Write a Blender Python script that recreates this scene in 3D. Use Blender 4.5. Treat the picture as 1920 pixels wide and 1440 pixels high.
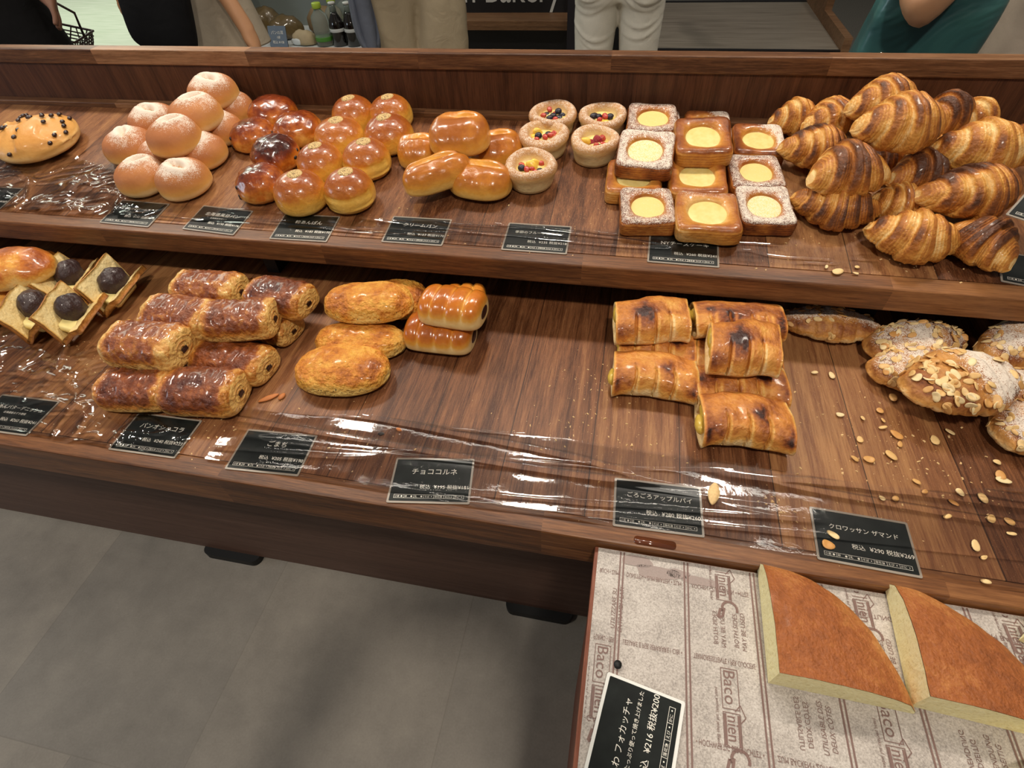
import bpy, bmesh, math, random
import numpy as np
from mathutils import Matrix, Vector, Euler

# ------------------------------------------------------------------ camera, world, lights
for o_ in list(bpy.data.objects):
    bpy.data.objects.remove(o_)
SC = bpy.context.scene
COL = SC.collection
cam_d = bpy.data.cameras.new('camera')
cam_d.sensor_fit = 'HORIZONTAL'; cam_d.sensor_width = 36.0
cam_d.lens = 36.0 * 1003.0 / 1920.0
cam_d.clip_start = 0.01; cam_d.clip_end = 60
cam = bpy.data.objects.new('camera', cam_d); COL.objects.link(cam)
_p, _y, _r = 0.8186, -0.2455, -0.0658            # pitch down, yaw, roll (radians)
_f = Vector((math.sin(_y)*math.cos(_p), math.cos(_y)*math.cos(_p), -math.sin(_p)))
_r0 = Vector((math.cos(_y), -math.sin(_y), 0)); _u0 = _r0.cross(_f)
_rt = _r0*math.cos(_r) + _u0*math.sin(_r); _up = -_r0*math.sin(_r) + _u0*math.cos(_r)
cam.matrix_world = Matrix(((_rt.x, _up.x, -_f.x, 0), (_rt.y, _up.y, -_f.y, 0), (_rt.z, _up.z, -_f.z, 1.2), (0, 0, 0, 1)))
SC.camera = cam
SC.view_settings.view_transform = 'Standard'; SC.view_settings.look = 'None'
SC.view_settings.gamma = 1.0; SC.view_settings.use_curve_mapping = False
SC.view_settings.exposure = 0.0
wd = bpy.data.worlds.new('room_air'); SC.world = wd; wd.use_nodes = True
wd.node_tree.nodes['Background'].inputs[0].default_value = (1.0, 0.94, 0.87, 1)
wd.node_tree.nodes['Background'].inputs[1].default_value = 0.17

def spot(name, loc, aim, watts, size=105, rad=0.085, col=(1.0, 0.90, 0.77)):
    d = bpy.data.lights.new(name, 'SPOT'); d.energy = watts; d.color = col
    d.spot_size = math.radians(size); d.spot_blend = 0.6; d.shadow_soft_size = rad
    o = bpy.data.objects.new(name, d); COL.objects.link(o); o.location = loc
    o.rotation_euler = (Vector(aim)-Vector(loc)).to_track_quat('-Z', 'Y').to_euler()
    return o
for x in (-2.1, -1.2, -0.3, 0.6):
    spot('ceiling_spotlight', (x, 1.47, 2.2), (x+0.08, 0.72, 0.7), 37, 125)
for x, w_ in ((-1.5, 48), (0.33, 100)):
    spot('ceiling_spotlight', (x, -0.52, 2.7), (x-0.1, 0.35, 0.5), w_)
for x, y in ((-2.2, 3.3), (-0.6, 3.2), (1.0, 3.2)):
    spot('ceiling_spotlight', (x, y-0.9, 2.75), (x, y, 0.3), 38, 110)
_a = bpy.data.lights.new('concourse_light', 'AREA'); _a.energy = 150; _a.size = 2.5; _a.color = (0.9, 1.0, 0.86)
_ao = bpy.data.objects.new('concourse_light', _a); COL.objects.link(_ao); _ao.location = (-5.2, 5.0, 3.4)

def area(name, loc, aim, watts, sx, sy, col):
    d = bpy.data.lights.new(name, 'AREA'); d.shape = 'RECTANGLE'; d.size = sx; d.size_y = sy; d.energy = watts; d.color = col
    o = bpy.data.objects.new(name, d); COL.objects.link(o); o.location = loc
    o.rotation_euler = (Vector(aim)-Vector(loc)).to_track_quat('-Z', 'Y').to_euler(); return o
area('ceiling_light_bar', (-.4, 1.75, 2.75), (-.4, .8, .7), 9, 3.2, .05, (1.0, .93, .82))
area('shop_window', (-4.3, -.4, 1.7), (-.9, .6, .5), 18, 1.3, .7, (.72, .86, 1.0))

# ------------------------------------------------------------------ helpers
def lin(h):
    h = h.lstrip('#'); v = [int(h[i:i+2], 16)/255 for i in (0, 2, 4)]
    return tuple(((c/12.92) if c <= 0.04045 else ((c+0.055)/1.055)**2.4) for c in v) + (1.0,)

def _hash(i, j, k, seed):
    n = (i*374761393 + j*668265263 + k*2147483647 + seed*1274126177) & 0xffffffff
    n = ((n ^ (n >> 13)) * 1274126177) & 0xffffffff
    return ((n ^ (n >> 16)) & 0xffff) / 32767.5 - 1.0
def vn(P, scale, seed=0):
    Q = np.asarray(P, float)*scale + 57.3
    I = np.floor(Q).astype(np.int64); Fr = Q-I; Fr = Fr*Fr*(3-2*Fr); out = 0
    for a in (0, 1):
        for b in (0, 1):
            for c in (0, 1):
                w = (Fr[..., 0] if a else 1-Fr[..., 0])*(Fr[..., 1] if b else 1-Fr[..., 1])*(Fr[..., 2] if c else 1-Fr[..., 2])
                out = out + w*_hash(I[..., 0]+a, I[..., 1]+b, I[..., 2]+c, seed)
    return out
def fbm(P, scale, seed=0, octs=3):
    s = 0; amp = 1.0
    for o in range(octs):
        s = s + amp*vn(P, scale*2**o, seed+o*7); amp *= .5
    return s
def sstep(a, b, x):
    t = np.clip((x-a)/(b-a), 0, 1); return t*t*(3-2*t)

def mesh(name, V, F, mats, smooth=True, attrs=None, fmat=None, fix=True):
    if fix:                                     # wind faces so that normals look outwards (closed) or up (open sheets)
        W = np.asarray(V, float); vol = 0.0; nz = 0.0; cen = W.mean(0)
        for f in F:
            p = W[list(f[:3])]; n = np.cross(p[1]-p[0], p[2]-p[0]); vol += n@(p[0]-cen); nz += n[2]
        if (nz < 0 if fix == 'up' else vol < 0 if abs(vol) > 1e-12 else nz < 0): F = [tuple(reversed(f)) for f in F]
    me = bpy.data.meshes.new(name)
    me.from_pydata([tuple(map(float, v)) for v in V], [], [tuple(map(int, f)) for f in F])
    for m in (mats if isinstance(mats, (list, tuple)) else [mats]): me.materials.append(m)
    if smooth: me.polygons.foreach_set('use_smooth', [True]*len(me.polygons))
    if fmat is not None: me.polygons.foreach_set('material_index', [int(i) for i in fmat])
    for k, a in (attrs or {}).items():
        at = me.attributes.new(k, 'FLOAT', 'POINT'); at.data.foreach_set('value', np.asarray(a, np.float32))
    me.update(); return me
def link(name, me, parent=None, mat=None):
    o = bpy.data.objects.new(name, me); COL.objects.link(o)
    if parent is not None: o.parent = parent
    if mat is not None: o.matrix_basis = mat
    return o
def tag(o, label=None, cat=None, group=None, kind=None):
    if label: o['label'] = label
    if cat: o['category'] = cat
    if group: o['group'] = group
    if kind: o['kind'] = kind
    return o
def empty(name, loc=(0, 0, 0)):
    o = bpy.data.objects.new(name, None); COL.objects.link(o); o.location = loc; o.empty_display_size = .05
    return o
def join(parts):
    V = []; F = []; A = []; n = 0
    for p in parts:
        V.append(np.asarray(p[0], float)); F += [tuple(i+n for i in f) for f in p[1]]; n += len(p[0])
    return np.concatenate(V), F
def boxvf(x0, x1, y0, y1, z0, z1):
    V = [(x, y, z) for z in (z0, z1) for y in (y0, y1) for x in (x0, x1)]
    return V, [(0, 2, 3, 1), (4, 5, 7, 6), (0, 1, 5, 4), (2, 6, 7, 3), (0, 4, 6, 2), (1, 3, 7, 5)]
def bevel_box(name, x0, x1, y0, y1, z0, z1, m, bev=.002, seg=2):
    bm = bmesh.new(); V, F = boxvf(x0, x1, y0, y1, z0, z1)
    vs = [bm.verts.new(v) for v in V]
    for f in F: bm.faces.new([vs[i] for i in f])
    if bev: bmesh.ops.bevel(bm, geom=bm.edges[:], offset=bev, segments=seg, affect='EDGES', profile=.5)
    bmesh.ops.recalc_face_normals(bm, faces=bm.faces[:])
    me = bpy.data.meshes.new(name); bm.to_mesh(me); bm.free(); me.materials.append(m); return me
def rings(R, closed_u=True, cap0=None, cap1=None):
    """R: (nu, nv, 3) rings; returns V,F with optional single pole verts"""
    nu, nv, _ = R.shape; V = list(R.reshape(-1, 3)); F = []
    for i in range(nu-1):
        for j in range(nv if closed_u else nv-1):
            k = (j+1) % nv
            F.append((i*nv+j, i*nv+k, (i+1)*nv+k, (i+1)*nv+j))
    if cap0 is not None:
        V.append(np.asarray(cap0)); c = len(V)-1
        F += [(c, (j+1) % nv, j) for j in range(nv)]
    if cap1 is not None:
        V.append(np.asarray(cap1)); c = len(V)-1; b = (nu-1)*nv
        F += [(c, b+j, b+(j+1) % nv) for j in range(nv)]
    return np.array(V), F
def sp(v, e): return np.sign(v)*np.abs(v)**e
def tube(pts, rad, n=14, cap=True, squash=None):
    P = np.array(pts, float); R = []
    up = np.array([0, 0, 1.0])
    for i in range(len(P)):
        d = P[min(i+1, len(P)-1)]-P[max(i-1, 0)]; d /= np.linalg.norm(d)+1e-9
        a = np.cross(d, up if abs(d[2]) < .9 else np.array([0, 1.0, 0])); a /= np.linalg.norm(a); b = np.cross(d, a)
        r = rad[i] if hasattr(rad, '__len__') else rad
        rx, ry = r if hasattr(r, '__len__') else (r, r)
        t = np.linspace(0, 2*np.pi, n, endpoint=False)
        R.append(P[i] + np.outer(np.cos(t)*rx, a)+np.outer(np.sin(t)*ry, b))
    return rings(np.array(R), True, P[0] if cap else None, P[-1] if cap else None)

# ------------------------------------------------------------------ node materials
class NT:
    def __init__(s, name):
        s.m = bpy.data.materials.new(name); s.m.use_nodes = True; s.t = s.m.node_tree
        s.b = s.t.nodes['Principled BSDF']; s.out = s.t.nodes['Material Output']
    def n(s, typ, **kw):
        nd = s.t.nodes.new(typ)
        for k, v in kw.items():
            if k.startswith('i_'):
                key = k[2:]; nd.inputs[int(key) if key.isdigit() else key.replace('_', ' ')].default_value = v
            else: setattr(nd, k, v)
        return nd
    def l(s, a, b): s.t.links.new(a, b)
    def math(s, op, a, b=None, clamp=False):
        nd = s.n('ShaderNodeMath', operation=op); nd.use_clamp = clamp
        for i, v in enumerate((a, b)):
            if v is None: continue
            if hasattr(v, 'links'): s.l(v, nd.inputs[i])
            else: nd.inputs[i].default_value = v
        return nd.outputs[0]
    def mix(s, f, a, b):
        nd = s.n('ShaderNodeMix', data_type='RGBA')
        for i, v in ((0, f), (6, a), (7, b)):
            if hasattr(v, 'links'): s.l(v, nd.inputs[i])
            else: nd.inputs[i].default_value = v
        return nd.outputs[2]
    def obj(s): return s.n('ShaderNodeTexCoord').outputs['Object']
    def map(s, vec, sc=(1, 1, 1), rot=(0, 0, 0), loc=(0, 0, 0)):
        nd = s.n('ShaderNodeMapping'); nd.inputs['Scale'].default_value = sc; nd.inputs['Rotation'].default_value = rot; nd.inputs['Location'].default_value = loc
        s.l(vec, nd.inputs['Vector']); return nd.outputs[0]
    def noise(s, vec, scale, detail=3, rough=.5, dist=0):
        nd = s.n('ShaderNodeTexNoise'); nd.inputs['Scale'].default_value = scale; nd.inputs['Detail'].default_value = detail
        nd.inputs['Roughness'].default_value = rough; nd.inputs['Distortion'].default_value = dist
        if vec is not None: s.l(vec, nd.inputs['Vector'])
        return nd.outputs[0]
    def ramp(s, f, stops):
        nd = s.n('ShaderNodeValToRGB'); e = nd.color_ramp.elements
        while len(e) < len(stops): e.new(.5)
        for el, (p, c) in zip(e, stops): el.position = p; el.color = lin(c) if isinstance(c, str) else c
        s.l(f, nd.inputs[0]); return nd.outputs[0]
    def bump(s, h, strength, dist=.001, nrm=None):
        nd = s.n('ShaderNodeBump'); nd.inputs['Strength'].default_value = strength; nd.inputs['Distance'].default_value = dist
        s.l(h, nd.inputs['Height'])
        if nrm is not None: s.l(nrm, nd.inputs['Normal'])
        return nd.outputs[0]
    def set(s, **kw):
        for k, v in kw.items():
            k = k.replace('_', ' ')
            if hasattr(v, 'links'): s.l(v, s.b.inputs[k])
            else: s.b.inputs[k].default_value = v
        return s
def plain(name, c, rough=.6, metal=0, coat=0, nz=0, nscale=60, bump=0, spec=.5):
    t = NT(name); c = lin(c)
    t.set(Roughness=rough, Metallic=metal, Coat_Weight=coat)
    t.b.inputs['Specular IOR Level'].default_value = spec
    if nz:
        f = t.noise(t.obj(), nscale, 4)
        t.set(Base_Color=t.mix(f, tuple(x*(1-nz) for x in c[:3])+(1,), tuple(min(1, x*(1+nz)) for x in c[:3])+(1,)))
        if bump: t.set(Normal=t.bump(f, bump, .004))
    else: t.set(Base_Color=c)
    return t.m

def bread(name, stops, rough=.5, coat=0, nscale=70, namt=.25, bscale=220, bstr=.35, powder=None, pscale=800, bdist=.0025, speck=None, objvar=.12):
    t = NT(name); oc = t.obj()
    at = t.n('ShaderNodeAttribute', attribute_name='bake').outputs['Fac']
    n1 = t.noise(oc, nscale, 5, .6); n2 = t.noise(oc, nscale*3.3, 3)
    rnd = t.n('ShaderNodeObjectInfo').outputs['Random']
    v = t.math('ADD', at, t.math('MULTIPLY', t.math('SUBTRACT', n1, .5), namt*2))
    v = t.math('ADD', v, t.math('MULTIPLY', t.math('SUBTRACT', n2, .5), namt))
    v = t.math('ADD', v, t.math('MULTIPLY', t.math('SUBTRACT', rnd, .5), objvar), True)
    col = t.ramp(v, stops); rg = rough
    if speck:
        vo = t.n('ShaderNodeTexVoronoi'); vo.inputs['Scale'].default_value = speck[0]; t.l(oc, vo.inputs['Vector'])
        sa = t.n('ShaderNodeAttribute', attribute_name='speck').outputs['Fac']
        k = t.math('LESS_THAN', vo.outputs['Distance'], speck[1]); k = t.math('MULTIPLY', k, sa)
        col = t.mix(k, col, lin(speck[2]))
    if powder:
        pa = t.n('ShaderNodeAttribute', attribute_name='powder').outputs['Fac']
        pn = t.noise(oc, pscale, 2, .6); pn2 = t.noise(oc, pscale*.22, 3)
        q = t.math('ADD', t.math('MULTIPLY', pn, 1.7), t.math('MULTIPLY', pn2, .6))
        q = t.math('ADD', q, t.math('MULTIPLY', pa, .9)); q = t.math('SUBTRACT', q, 1.68)
        q = t.math('MULTIPLY', q, 3.6, True); q = t.math('MULTIPLY', q, .93)
        col = t.mix(q, col, lin(powder)); rr = t.n('ShaderNodeMapRange'); t.l(q, rr.inputs[0])
        rr.inputs[3].default_value = rough; rr.inputs[4].default_value = .95; rg = rr.outputs[0]
        if coat: coat = t.math('MULTIPLY', t.math('SUBTRACT', 1.0, q), coat)
    h = t.noise(oc, bscale, 4, .6); h2 = t.noise(oc, bscale*.25, 3)
    t.set(Base_Color=col, Roughness=rg, Coat_Weight=coat, Coat_Roughness=.12, Normal=t.bump(t.math('ADD', h, t.math('MULTIPLY', h2, 1.6)), bstr, bdist))
    t.b.inputs['Specular IOR Level'].default_value = .35
    return t.m

def wood(name, along='Y', block=None, width=None, x0=0.0, dark='#3A2114', mid='#6A4530', light='#946A4B', rough=.42, seam=.0007, tint=.22, wear=0):
    """walnut: grain runs along an axis; optional planks across (width) and blocks along (block)"""
    t = NT(name); sx = t.n('ShaderNodeSeparateXYZ'); t.l(t.obj(), sx.inputs[0])
    ax = {'X': 0, 'Y': 1, 'Z': 2}; a = sx.outputs[ax[along]]
    oth = [sx.outputs[i] for i in range(3) if i != ax[along]]
    b = oth[0]; c = oth[1]; idx = None; seamf = None
    if width:
        q = t.math('DIVIDE', t.math('SUBTRACT', b, x0), width); fl = t.math('FLOOR', q); fr = t.math('SUBTRACT', q, fl)
        idx = fl; d = t.math('MINIMUM', fr, t.math('SUBTRACT', 1.0, fr)); seamf = t.math('LESS_THAN', d, seam/width)
    if block:
        fl2 = t.math('FLOOR', t.math('DIVIDE', t.math('ADD', a, 10.13), block))
        idx = t.math('ADD', t.math('MULTIPLY', idx, 17.0), fl2) if idx is not None else fl2
    cb = t.n('ShaderNodeCombineXYZ')
    t.l(t.math('MULTIPLY', a, 3.0), cb.inputs[0]); t.l(t.math('MULTIPLY', b, 58.0), cb.inputs[1]); t.l(t.math('MULTIPLY', c, 58.0), cb.inputs[2])
    vec = cb.outputs[0]
    if idx is not None:
        wn = t.n('ShaderNodeTexWhiteNoise', noise_dimensions='1D'); t.l(idx, wn.inputs['W'])
        off = t.n('ShaderNodeVectorMath', operation='ADD'); t.l(vec, off.inputs[0])
        sc = t.n('ShaderNodeVectorMath', operation='SCALE'); t.l(wn.outputs['Color'], sc.inputs[0]); sc.inputs['Scale'].default_value = 37.0
        t.l(sc.outputs[0], off.inputs[1]); vec = off.outputs[0]
    g = t.noise(vec, 1.0, 5, .62, .6); f2 = t.noise(t.map(vec, (9, 8, 8)), 1.0, 3, .75)
    v = t.math('ADD', t.math('MULTIPLY', g, .62), t.math('MULTIPLY', f2, .46))
    if idx is not None:
        v = t.math('ADD', v, t.math('MULTIPLY', t.math('SUBTRACT', wn.outputs['Value'], .5), tint))
    col = t.ramp(v, [(.36, dark), (.53, mid), (.72, light)])
    if wear:
        w = t.noise(t.obj(), 5.0, 3, .6); col = t.mix(t.math('MULTIPLY', t.math('GREATER_THAN', t.noise(t.obj(), 900.0, 1), .70), t.math('MULTIPLY', w, wear)), col, lin('#C4A283'))
    if seamf is not None: col = t.mix(t.math('MULTIPLY', seamf, .8), col, lin('#24130B'))
    t.set(Base_Color=col, Roughness=rough, Normal=t.bump(f2, .12, .0006)); t.b.inputs['Specular IOR Level'].default_value = .3
    return t.m

# ------------------------------------------------------------------ where things stand (metres): kind, shelf, place, turn, length, width, height, variant, roll, pitch, label
ITEMS = [
 ('sugar_dusted_bun', 'U', [-0.9606, 0.887, 0.7656], 4.0, 0.0927, 0.0927, 0.05, 0, 0, 0, 'white-dusted round bun at the far left of the dusted bun pile'),
 ('sugar_dusted_bun', 'U', [-0.8676, 0.7928, 0.7532], 4.7, 0.09, 0.09, 0.052, 1, 0, 0, 'dusted bun with open dimple, left of the two nearest the shelf edge'),
 ('sugar_dusted_bun', 'U', [-0.7816, 0.791, 0.753], 4.8, 0.0949, 0.0949, 0.052, 2, 0, 0, 'dusted bun with the thickest sugar, right of the two nearest the shelf edge'),
 ('sugar_dusted_bun', 'U', [-0.7935, 0.8779, 0.7644], 4.2, 0.0902, 0.0902, 0.05, 3, 0, 0, 'dusted bun on the right flank of the pile, just behind the front right one'),
 ('sugar_dusted_bun', 'U', [-0.877, 0.8684, 0.7632], 4.2, 0.083, 0.083, 0.045, 0, 0, 0, 'half hidden dusted bun at the bottom centre of the pile'),
 ('sugar_dusted_bun', 'U', [-0.8248, 0.8641, 0.7959], 3.8, 0.0951, 0.0951, 0.053, 1, 0, 0, 'dusted bun with a yellow-centred dimple lying on top, front of the pile middle'),
 ('sugar_dusted_bun', 'U', [-0.9612, 0.9721, 0.7768], 3.4, 0.0981, 0.0981, 0.052, 2, 0, 0, 'dusted bun with a ridged top behind the leftmost one'),
 ('sugar_dusted_bun', 'U', [-0.8246, 0.9395, 0.8078], 3.2, 0.1002, 0.1002, 0.053, 1, 0, 0, 'dusted bun in the second tier, directly behind the front top one'),
 ('sugar_dusted_bun', 'U', [-0.7951, 0.9561, 0.7747], 3.6, 0.0803, 0.0803, 0.05, 3, 0, 0, 'dusted bun low on the right, touching the dark raisin buns'),
 ('sugar_dusted_bun', 'U', [-0.8091, 1.0317, 0.7847], 3.0, 0.0808, 0.0808, 0.052, 0, 0, 0, 'dusted bun at the back right of the pile beside a dark raisin bun'),
 ('sugar_dusted_bun', 'U', [-0.8336, 1.0202, 0.8195], 2.6, 0.0978, 0.0978, 0.052, 2, 0, 0, 'highest and rearmost dusted bun of the pile'),
 ('raisin_bun', 'U', [-0.7166, 1.0223, 0.7834], 3.1, 0.0995, 0.0995, 0.05, 0, 0, 0, 'glossy dark raisin bun at the very back of its group'),
 ('raisin_bun', 'U', [-0.7211, 0.9448, 0.7732], 3.8, 0.0895, 0.0895, 0.046, 1, 0, 0, 'glossy raisin bun at the left, touching the sugar dusted buns'),
 ('raisin_bun', 'U', [-0.6372, 0.9669, 0.7761], 3.6, 0.0905, 0.0905, 0.05, 2, 0, 0, 'glossy raisin bun at the right, nearest the seeded buns at mid depth'),
 ('raisin_bun', 'U', [-0.6405, 0.8806, 0.7648], 4.2, 0.0885, 0.0885, 0.052, 3, 0, 0, 'darkest raisin bun with an almost black top in the group centre'),
 ('raisin_bun', 'U', [-0.6273, 0.7942, 0.7534], 4.9, 0.0869, 0.0869, 0.05, 1, 0, 0, 'raisin bun nearest the shelf edge with pale patches at its foot'),
 ('bean_bun', 'U', [-0.5394, 1.0212, 0.7833], 3.2, 0.0861, 0.0861, 0.055, 0, 0, 0, 'seed-topped bean bun, back row left'),
 ('bean_bun', 'U', [-0.4644, 1.0297, 0.7844], 3.0, 0.0847, 0.0847, 0.055, 1, 0, 0, 'seed-topped bean bun, back row right, rearmost of all'),
 ('bean_bun', 'U', [-0.5398, 0.9464, 0.7734], 3.8, 0.0944, 0.0944, 0.052, 2, 0, 0, 'seed-topped bean bun at the left of the second row'),
 ('bean_bun', 'U', [-0.4444, 0.9576, 0.7749], 3.8, 0.0933, 0.0933, 0.055, 0, 0, 0, 'seed-topped bean bun at the right of the second row beside the cream bread'),
 ('bean_bun', 'U', [-0.5403, 0.858, 0.7618], 4.4, 0.0847, 0.0847, 0.055, 1, 0, 0, 'seed-topped bean bun at the left of the third row by the darkest raisin bun'),
 ('bean_bun', 'U', [-0.4583, 0.8743, 0.7639], 4.4, 0.0874, 0.0874, 0.056, 3, 0, 0, 'seed-topped bean bun with a cracked side, right of the third row'),
 ('bean_bun', 'U', [-0.5384, 0.7684, 0.75], 5.1, 0.0887, 0.0887, 0.058, 2, 0, 0, 'seed-topped bean bun in the front row, left one'),
 ('bean_bun', 'U', [-0.4549, 0.7824, 0.7518], 5.0, 0.0863, 0.0863, 0.058, 3, 0, 0, 'seed-topped bean bun in the front row, right one with wrinkled pale side'),
 ('cream_bread', 'U', [-0.3701, 0.9109, 0.7688], 14.1, 0.0794, 0.075, 0.047, 0, 0, 0, 'glossy oval cream bread at the left, lowest layer beside the seeded buns'),
 ('cream_bread', 'U', [-0.2335, 0.9307, 0.7714], 12.3, 0.0953, 0.08, 0.045, 1, 0, 0, 'glossy cream bread at the right rear, partly under the big one'),
 ('cream_bread', 'U', [-0.2402, 0.8358, 0.7589], -7.2, 0.1084, 0.08, 0.047, 2, 0, 0, 'glossy cream bread at the front right with a pale split top'),
 ('cream_bread', 'U', [-0.2884, 0.9008, 0.8027], 5.6, 0.1041, 0.095, 0.052, 1, 0, 0, 'largest cream bread lying on top at the back'),
 ('cream_bread', 'U', [-0.3094, 0.8225, 0.7712], 36.7, 0.12, 0.062, 0.048, 2, 0, 0, 'long cream bread lying diagonally across the front'),
 ('fruit_tart', 'U', [-0.1462, 1.0281, 0.7842], 3.1, 0.0879, 0.0879, 0.04, 0, 0, 0, 'fruit cup bread at the back left filled with blueberries'),
 ('fruit_tart', 'U', [-0.0552, 1.0289, 0.7843], 3.2, 0.0862, 0.0862, 0.04, 1, 0, 0, 'fruit cup bread at the back right with blueberries and a pale fruit slice'),
 ('fruit_tart', 'U', [-0.1513, 0.9594, 0.7751], 3.9, 0.0882, 0.0882, 0.04, 2, 0, 0, 'fruit cup bread in the middle left with a yellow peach piece'),
 ('fruit_tart', 'U', [-0.0607, 0.9487, 0.7737], 4.0, 0.0852, 0.0852, 0.04, 3, 0, 0, 'fruit cup bread in the middle right filled with raspberries'),
 ('fruit_tart', 'U', [-0.1591, 0.8657, 0.7628], 4.6, 0.0872, 0.0872, 0.04, 4, 0, 0, 'fruit cup bread nearest the front with yellow pieces and red berries'),
 ('cheese_danish', 'U', [0.0658, 1.0271, 0.7841], 3.5, 0.037, 0.09, 0.024, 2, 0, 0, 'sugared cheese danish mostly hidden behind the rear left one'),
 ('cheese_danish', 'U', [0.0339, 1.0204, 0.7953], 1.2, 0.0876, 0.095, 0.026, 2, 0, 0, 'sugar dusted cheese danish at the rear left corner of the group'),
 ('cheese_danish', 'U', [0.1296, 1.0245, 0.7837], 1.0, 0.0794, 0.095, 0.025, 1, 0, 0, 'half sugared cheese danish at the rear, behind the plain stacked one'),
 ('cheese_danish', 'U', [0.1187, 0.9603, 0.7753], -0.1, 0.0864, 0.095, 0.024, 0, 0, 0, 'plain cheese danish squashed beneath the stacked one in the middle column'),
 ('cheese_danish', 'U', [0.2121, 0.9857, 0.7786], 0.7, 0.0832, 0.092, 0.026, 1, 0, 0, 'cheese danish with sugar on its right edge, at the right rear by the croissants'),
 ('cheese_danish', 'U', [0.012, 0.8642, 0.7626], 2.1, 0.0897, 0.095, 0.025, 0, 0, 0, 'plain cheese danish at the far left under a sugared one'),
 ('cheese_danish', 'U', [0.0249, 0.8986, 0.7913], -2.5, 0.0914, 0.1, 0.027, 3, 0, 3, 'heavily sugared cheese danish stacked on the far left one'),
 ('cheese_danish', 'U', [0.1157, 0.9419, 0.797], 4.0, 0.0907, 0.098, 0.029, 0, 0, 4, 'plain cheese danish with deep hollow, on top in the middle column'),
 ('cheese_danish', 'U', [0.2023, 0.8919, 0.7663], 4.8, 0.0816, 0.092, 0.026, 2, 0, 0, 'sugared cheese danish at the right, second from the front'),
 ('cheese_danish', 'U', [0.1115, 0.8742, 0.7639], 3.0, 0.0913, 0.1, 0.026, 0, 0, 0, 'plain cheese danish second from the front in the middle column'),
 ('cheese_danish', 'U', [0.037, 0.7887, 0.7527], 5.5, 0.083, 0.092, 0.026, 2, 0, 0, 'sugared cheese danish at the front left of the group'),
 ('cheese_danish', 'U', [0.1249, 0.7759, 0.755], 3.2, 0.0925, 0.095, 0.027, 4, 0, 0, 'largest plain cheese danish at the front overlapping the price card'),
 ('cheese_danish', 'U', [0.2084, 0.8056, 0.7549], 4.5, 0.0798, 0.092, 0.026, 3, 0, 0, 'sugar dusted cheese danish at the front right with a dark crust'),
 ('croissant', 'U', [0.2752, 1.0431, 0.7912], 21.0, 0.0868, 0.062, 0.055, 0, 0, 0, 'small croissant at the rear left end of the pile'),
 ('croissant', 'U', [0.3233, 1.0164, 0.8028], 36.2, 0.1086, 0.065, 0.055, 1, 0, 0, 'croissant second from the left in the rear row'),
 ('croissant', 'U', [0.4905, 1.0175, 0.8131], 41.8, 0.0941, 0.062, 0.058, 2, 0, 0, 'croissant standing behind the top one, right of centre'),
 ('croissant', 'U', [0.5387, 1.0265, 0.8041], 40.3, 0.0864, 0.06, 0.055, 0, 0, 0, 'croissant at the rear right of the pile, half hidden'),
 ('croissant', 'U', [0.5754, 0.9516, 0.7943], -43.9, 0.0781, 0.07, 0.055, 1, 0, 0, 'croissant at the far right edge of the frame, behind the card'),
 ('croissant', 'U', [0.3935, 0.9475, 0.7736], 14.5, 0.0846, 0.07, 0.05, 2, 0, 0, 'croissant buried in the middle of the pile'),
 ('croissant', 'U', [0.2934, 0.9371, 0.7843], 13.5, 0.1125, 0.075, 0.06, 3, 0, 0, 'croissant on the left side of the pile beside the danishes'),
 ('croissant', 'U', [0.3823, 0.9906, 0.8347], 24.4, 0.1204, 0.075, 0.065, 1, 0, 0, 'croissant highest at the back of the pile'),
 ('croissant', 'U', [0.4713, 0.9535, 0.7744], -7.2, 0.0744, 0.07, 0.05, 0, 0, 0, 'croissant hidden low in the pile under the right half'),
 ('croissant', 'U', [0.4317, 0.8746, 0.7842], 15.3, 0.1171, 0.07, 0.055, 2, 0, 0, 'croissant with a frayed right tip below the top one'),
 ('croissant', 'U', [0.3972, 0.8279, 0.7578], 0.8, 0.0802, 0.068, 0.05, 1, 0, 0, 'croissant in shade low in the front centre of the pile'),
 ('croissant', 'U', [0.3085, 0.808, 0.7552], -8.8, 0.129, 0.078, 0.055, 3, 0, 0, 'dark croissant at the front left corner of the pile'),
 ('croissant', 'U', [0.4929, 0.8765, 0.8147], 8.7, 0.1364, 0.085, 0.065, 0, 0, 0, 'croissant high on the right side of the pile'),
 ('croissant', 'U', [0.4797, 0.8174, 0.7817], 21.1, 0.1602, 0.085, 0.062, 3, 0, 0, 'large croissant at the right just left of the price card'),
 ('croissant', 'U', [0.3116, 0.8369, 0.7943], 13.7, 0.1174, 0.088, 0.065, 2, 0, 0, 'croissant with fine dark layers in the front left second tier'),
 ('croissant', 'U', [0.3752, 0.8812, 0.8405], 11.0, 0.1297, 0.09, 0.07, 1, 0, 0, 'topmost croissant in the centre of the pile'),
 ('croissant', 'U', [0.4864, 0.7501, 0.7476], -50.9, 0.0968, 0.08, 0.055, 2, 0, 0, 'croissant at the front right pointing towards the shelf edge'),
 ('croissant', 'U', [0.399, 0.746, 0.747], -10.0, 0.1223, 0.08, 0.06, 0, 0, 0, 'croissant nearest the shelf edge with a pale left tip'),
 ('cheese_bun', 'L', [-1.0818, 0.6539, 0.6366], 4.7, 0.1028, 0.09, 0.04, 1, 0, 0, 'brown bun end peeking out behind the stacked cheese buns'),
 ('cheese_bun', 'L', [-1.0418, 0.5441, 0.6366], 10.9, 0.1174, 0.1, 0.045, 0, 0, 0, 'cheese bun underneath at the left edge of the lower shelf'),
 ('cheese_bun', 'L', [-1.0127, 0.5859, 0.6816], 12.3, 0.1337, 0.105, 0.05, 1, 0, 0, 'cheese bun on top of another at the left edge of the lower shelf'),
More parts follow.
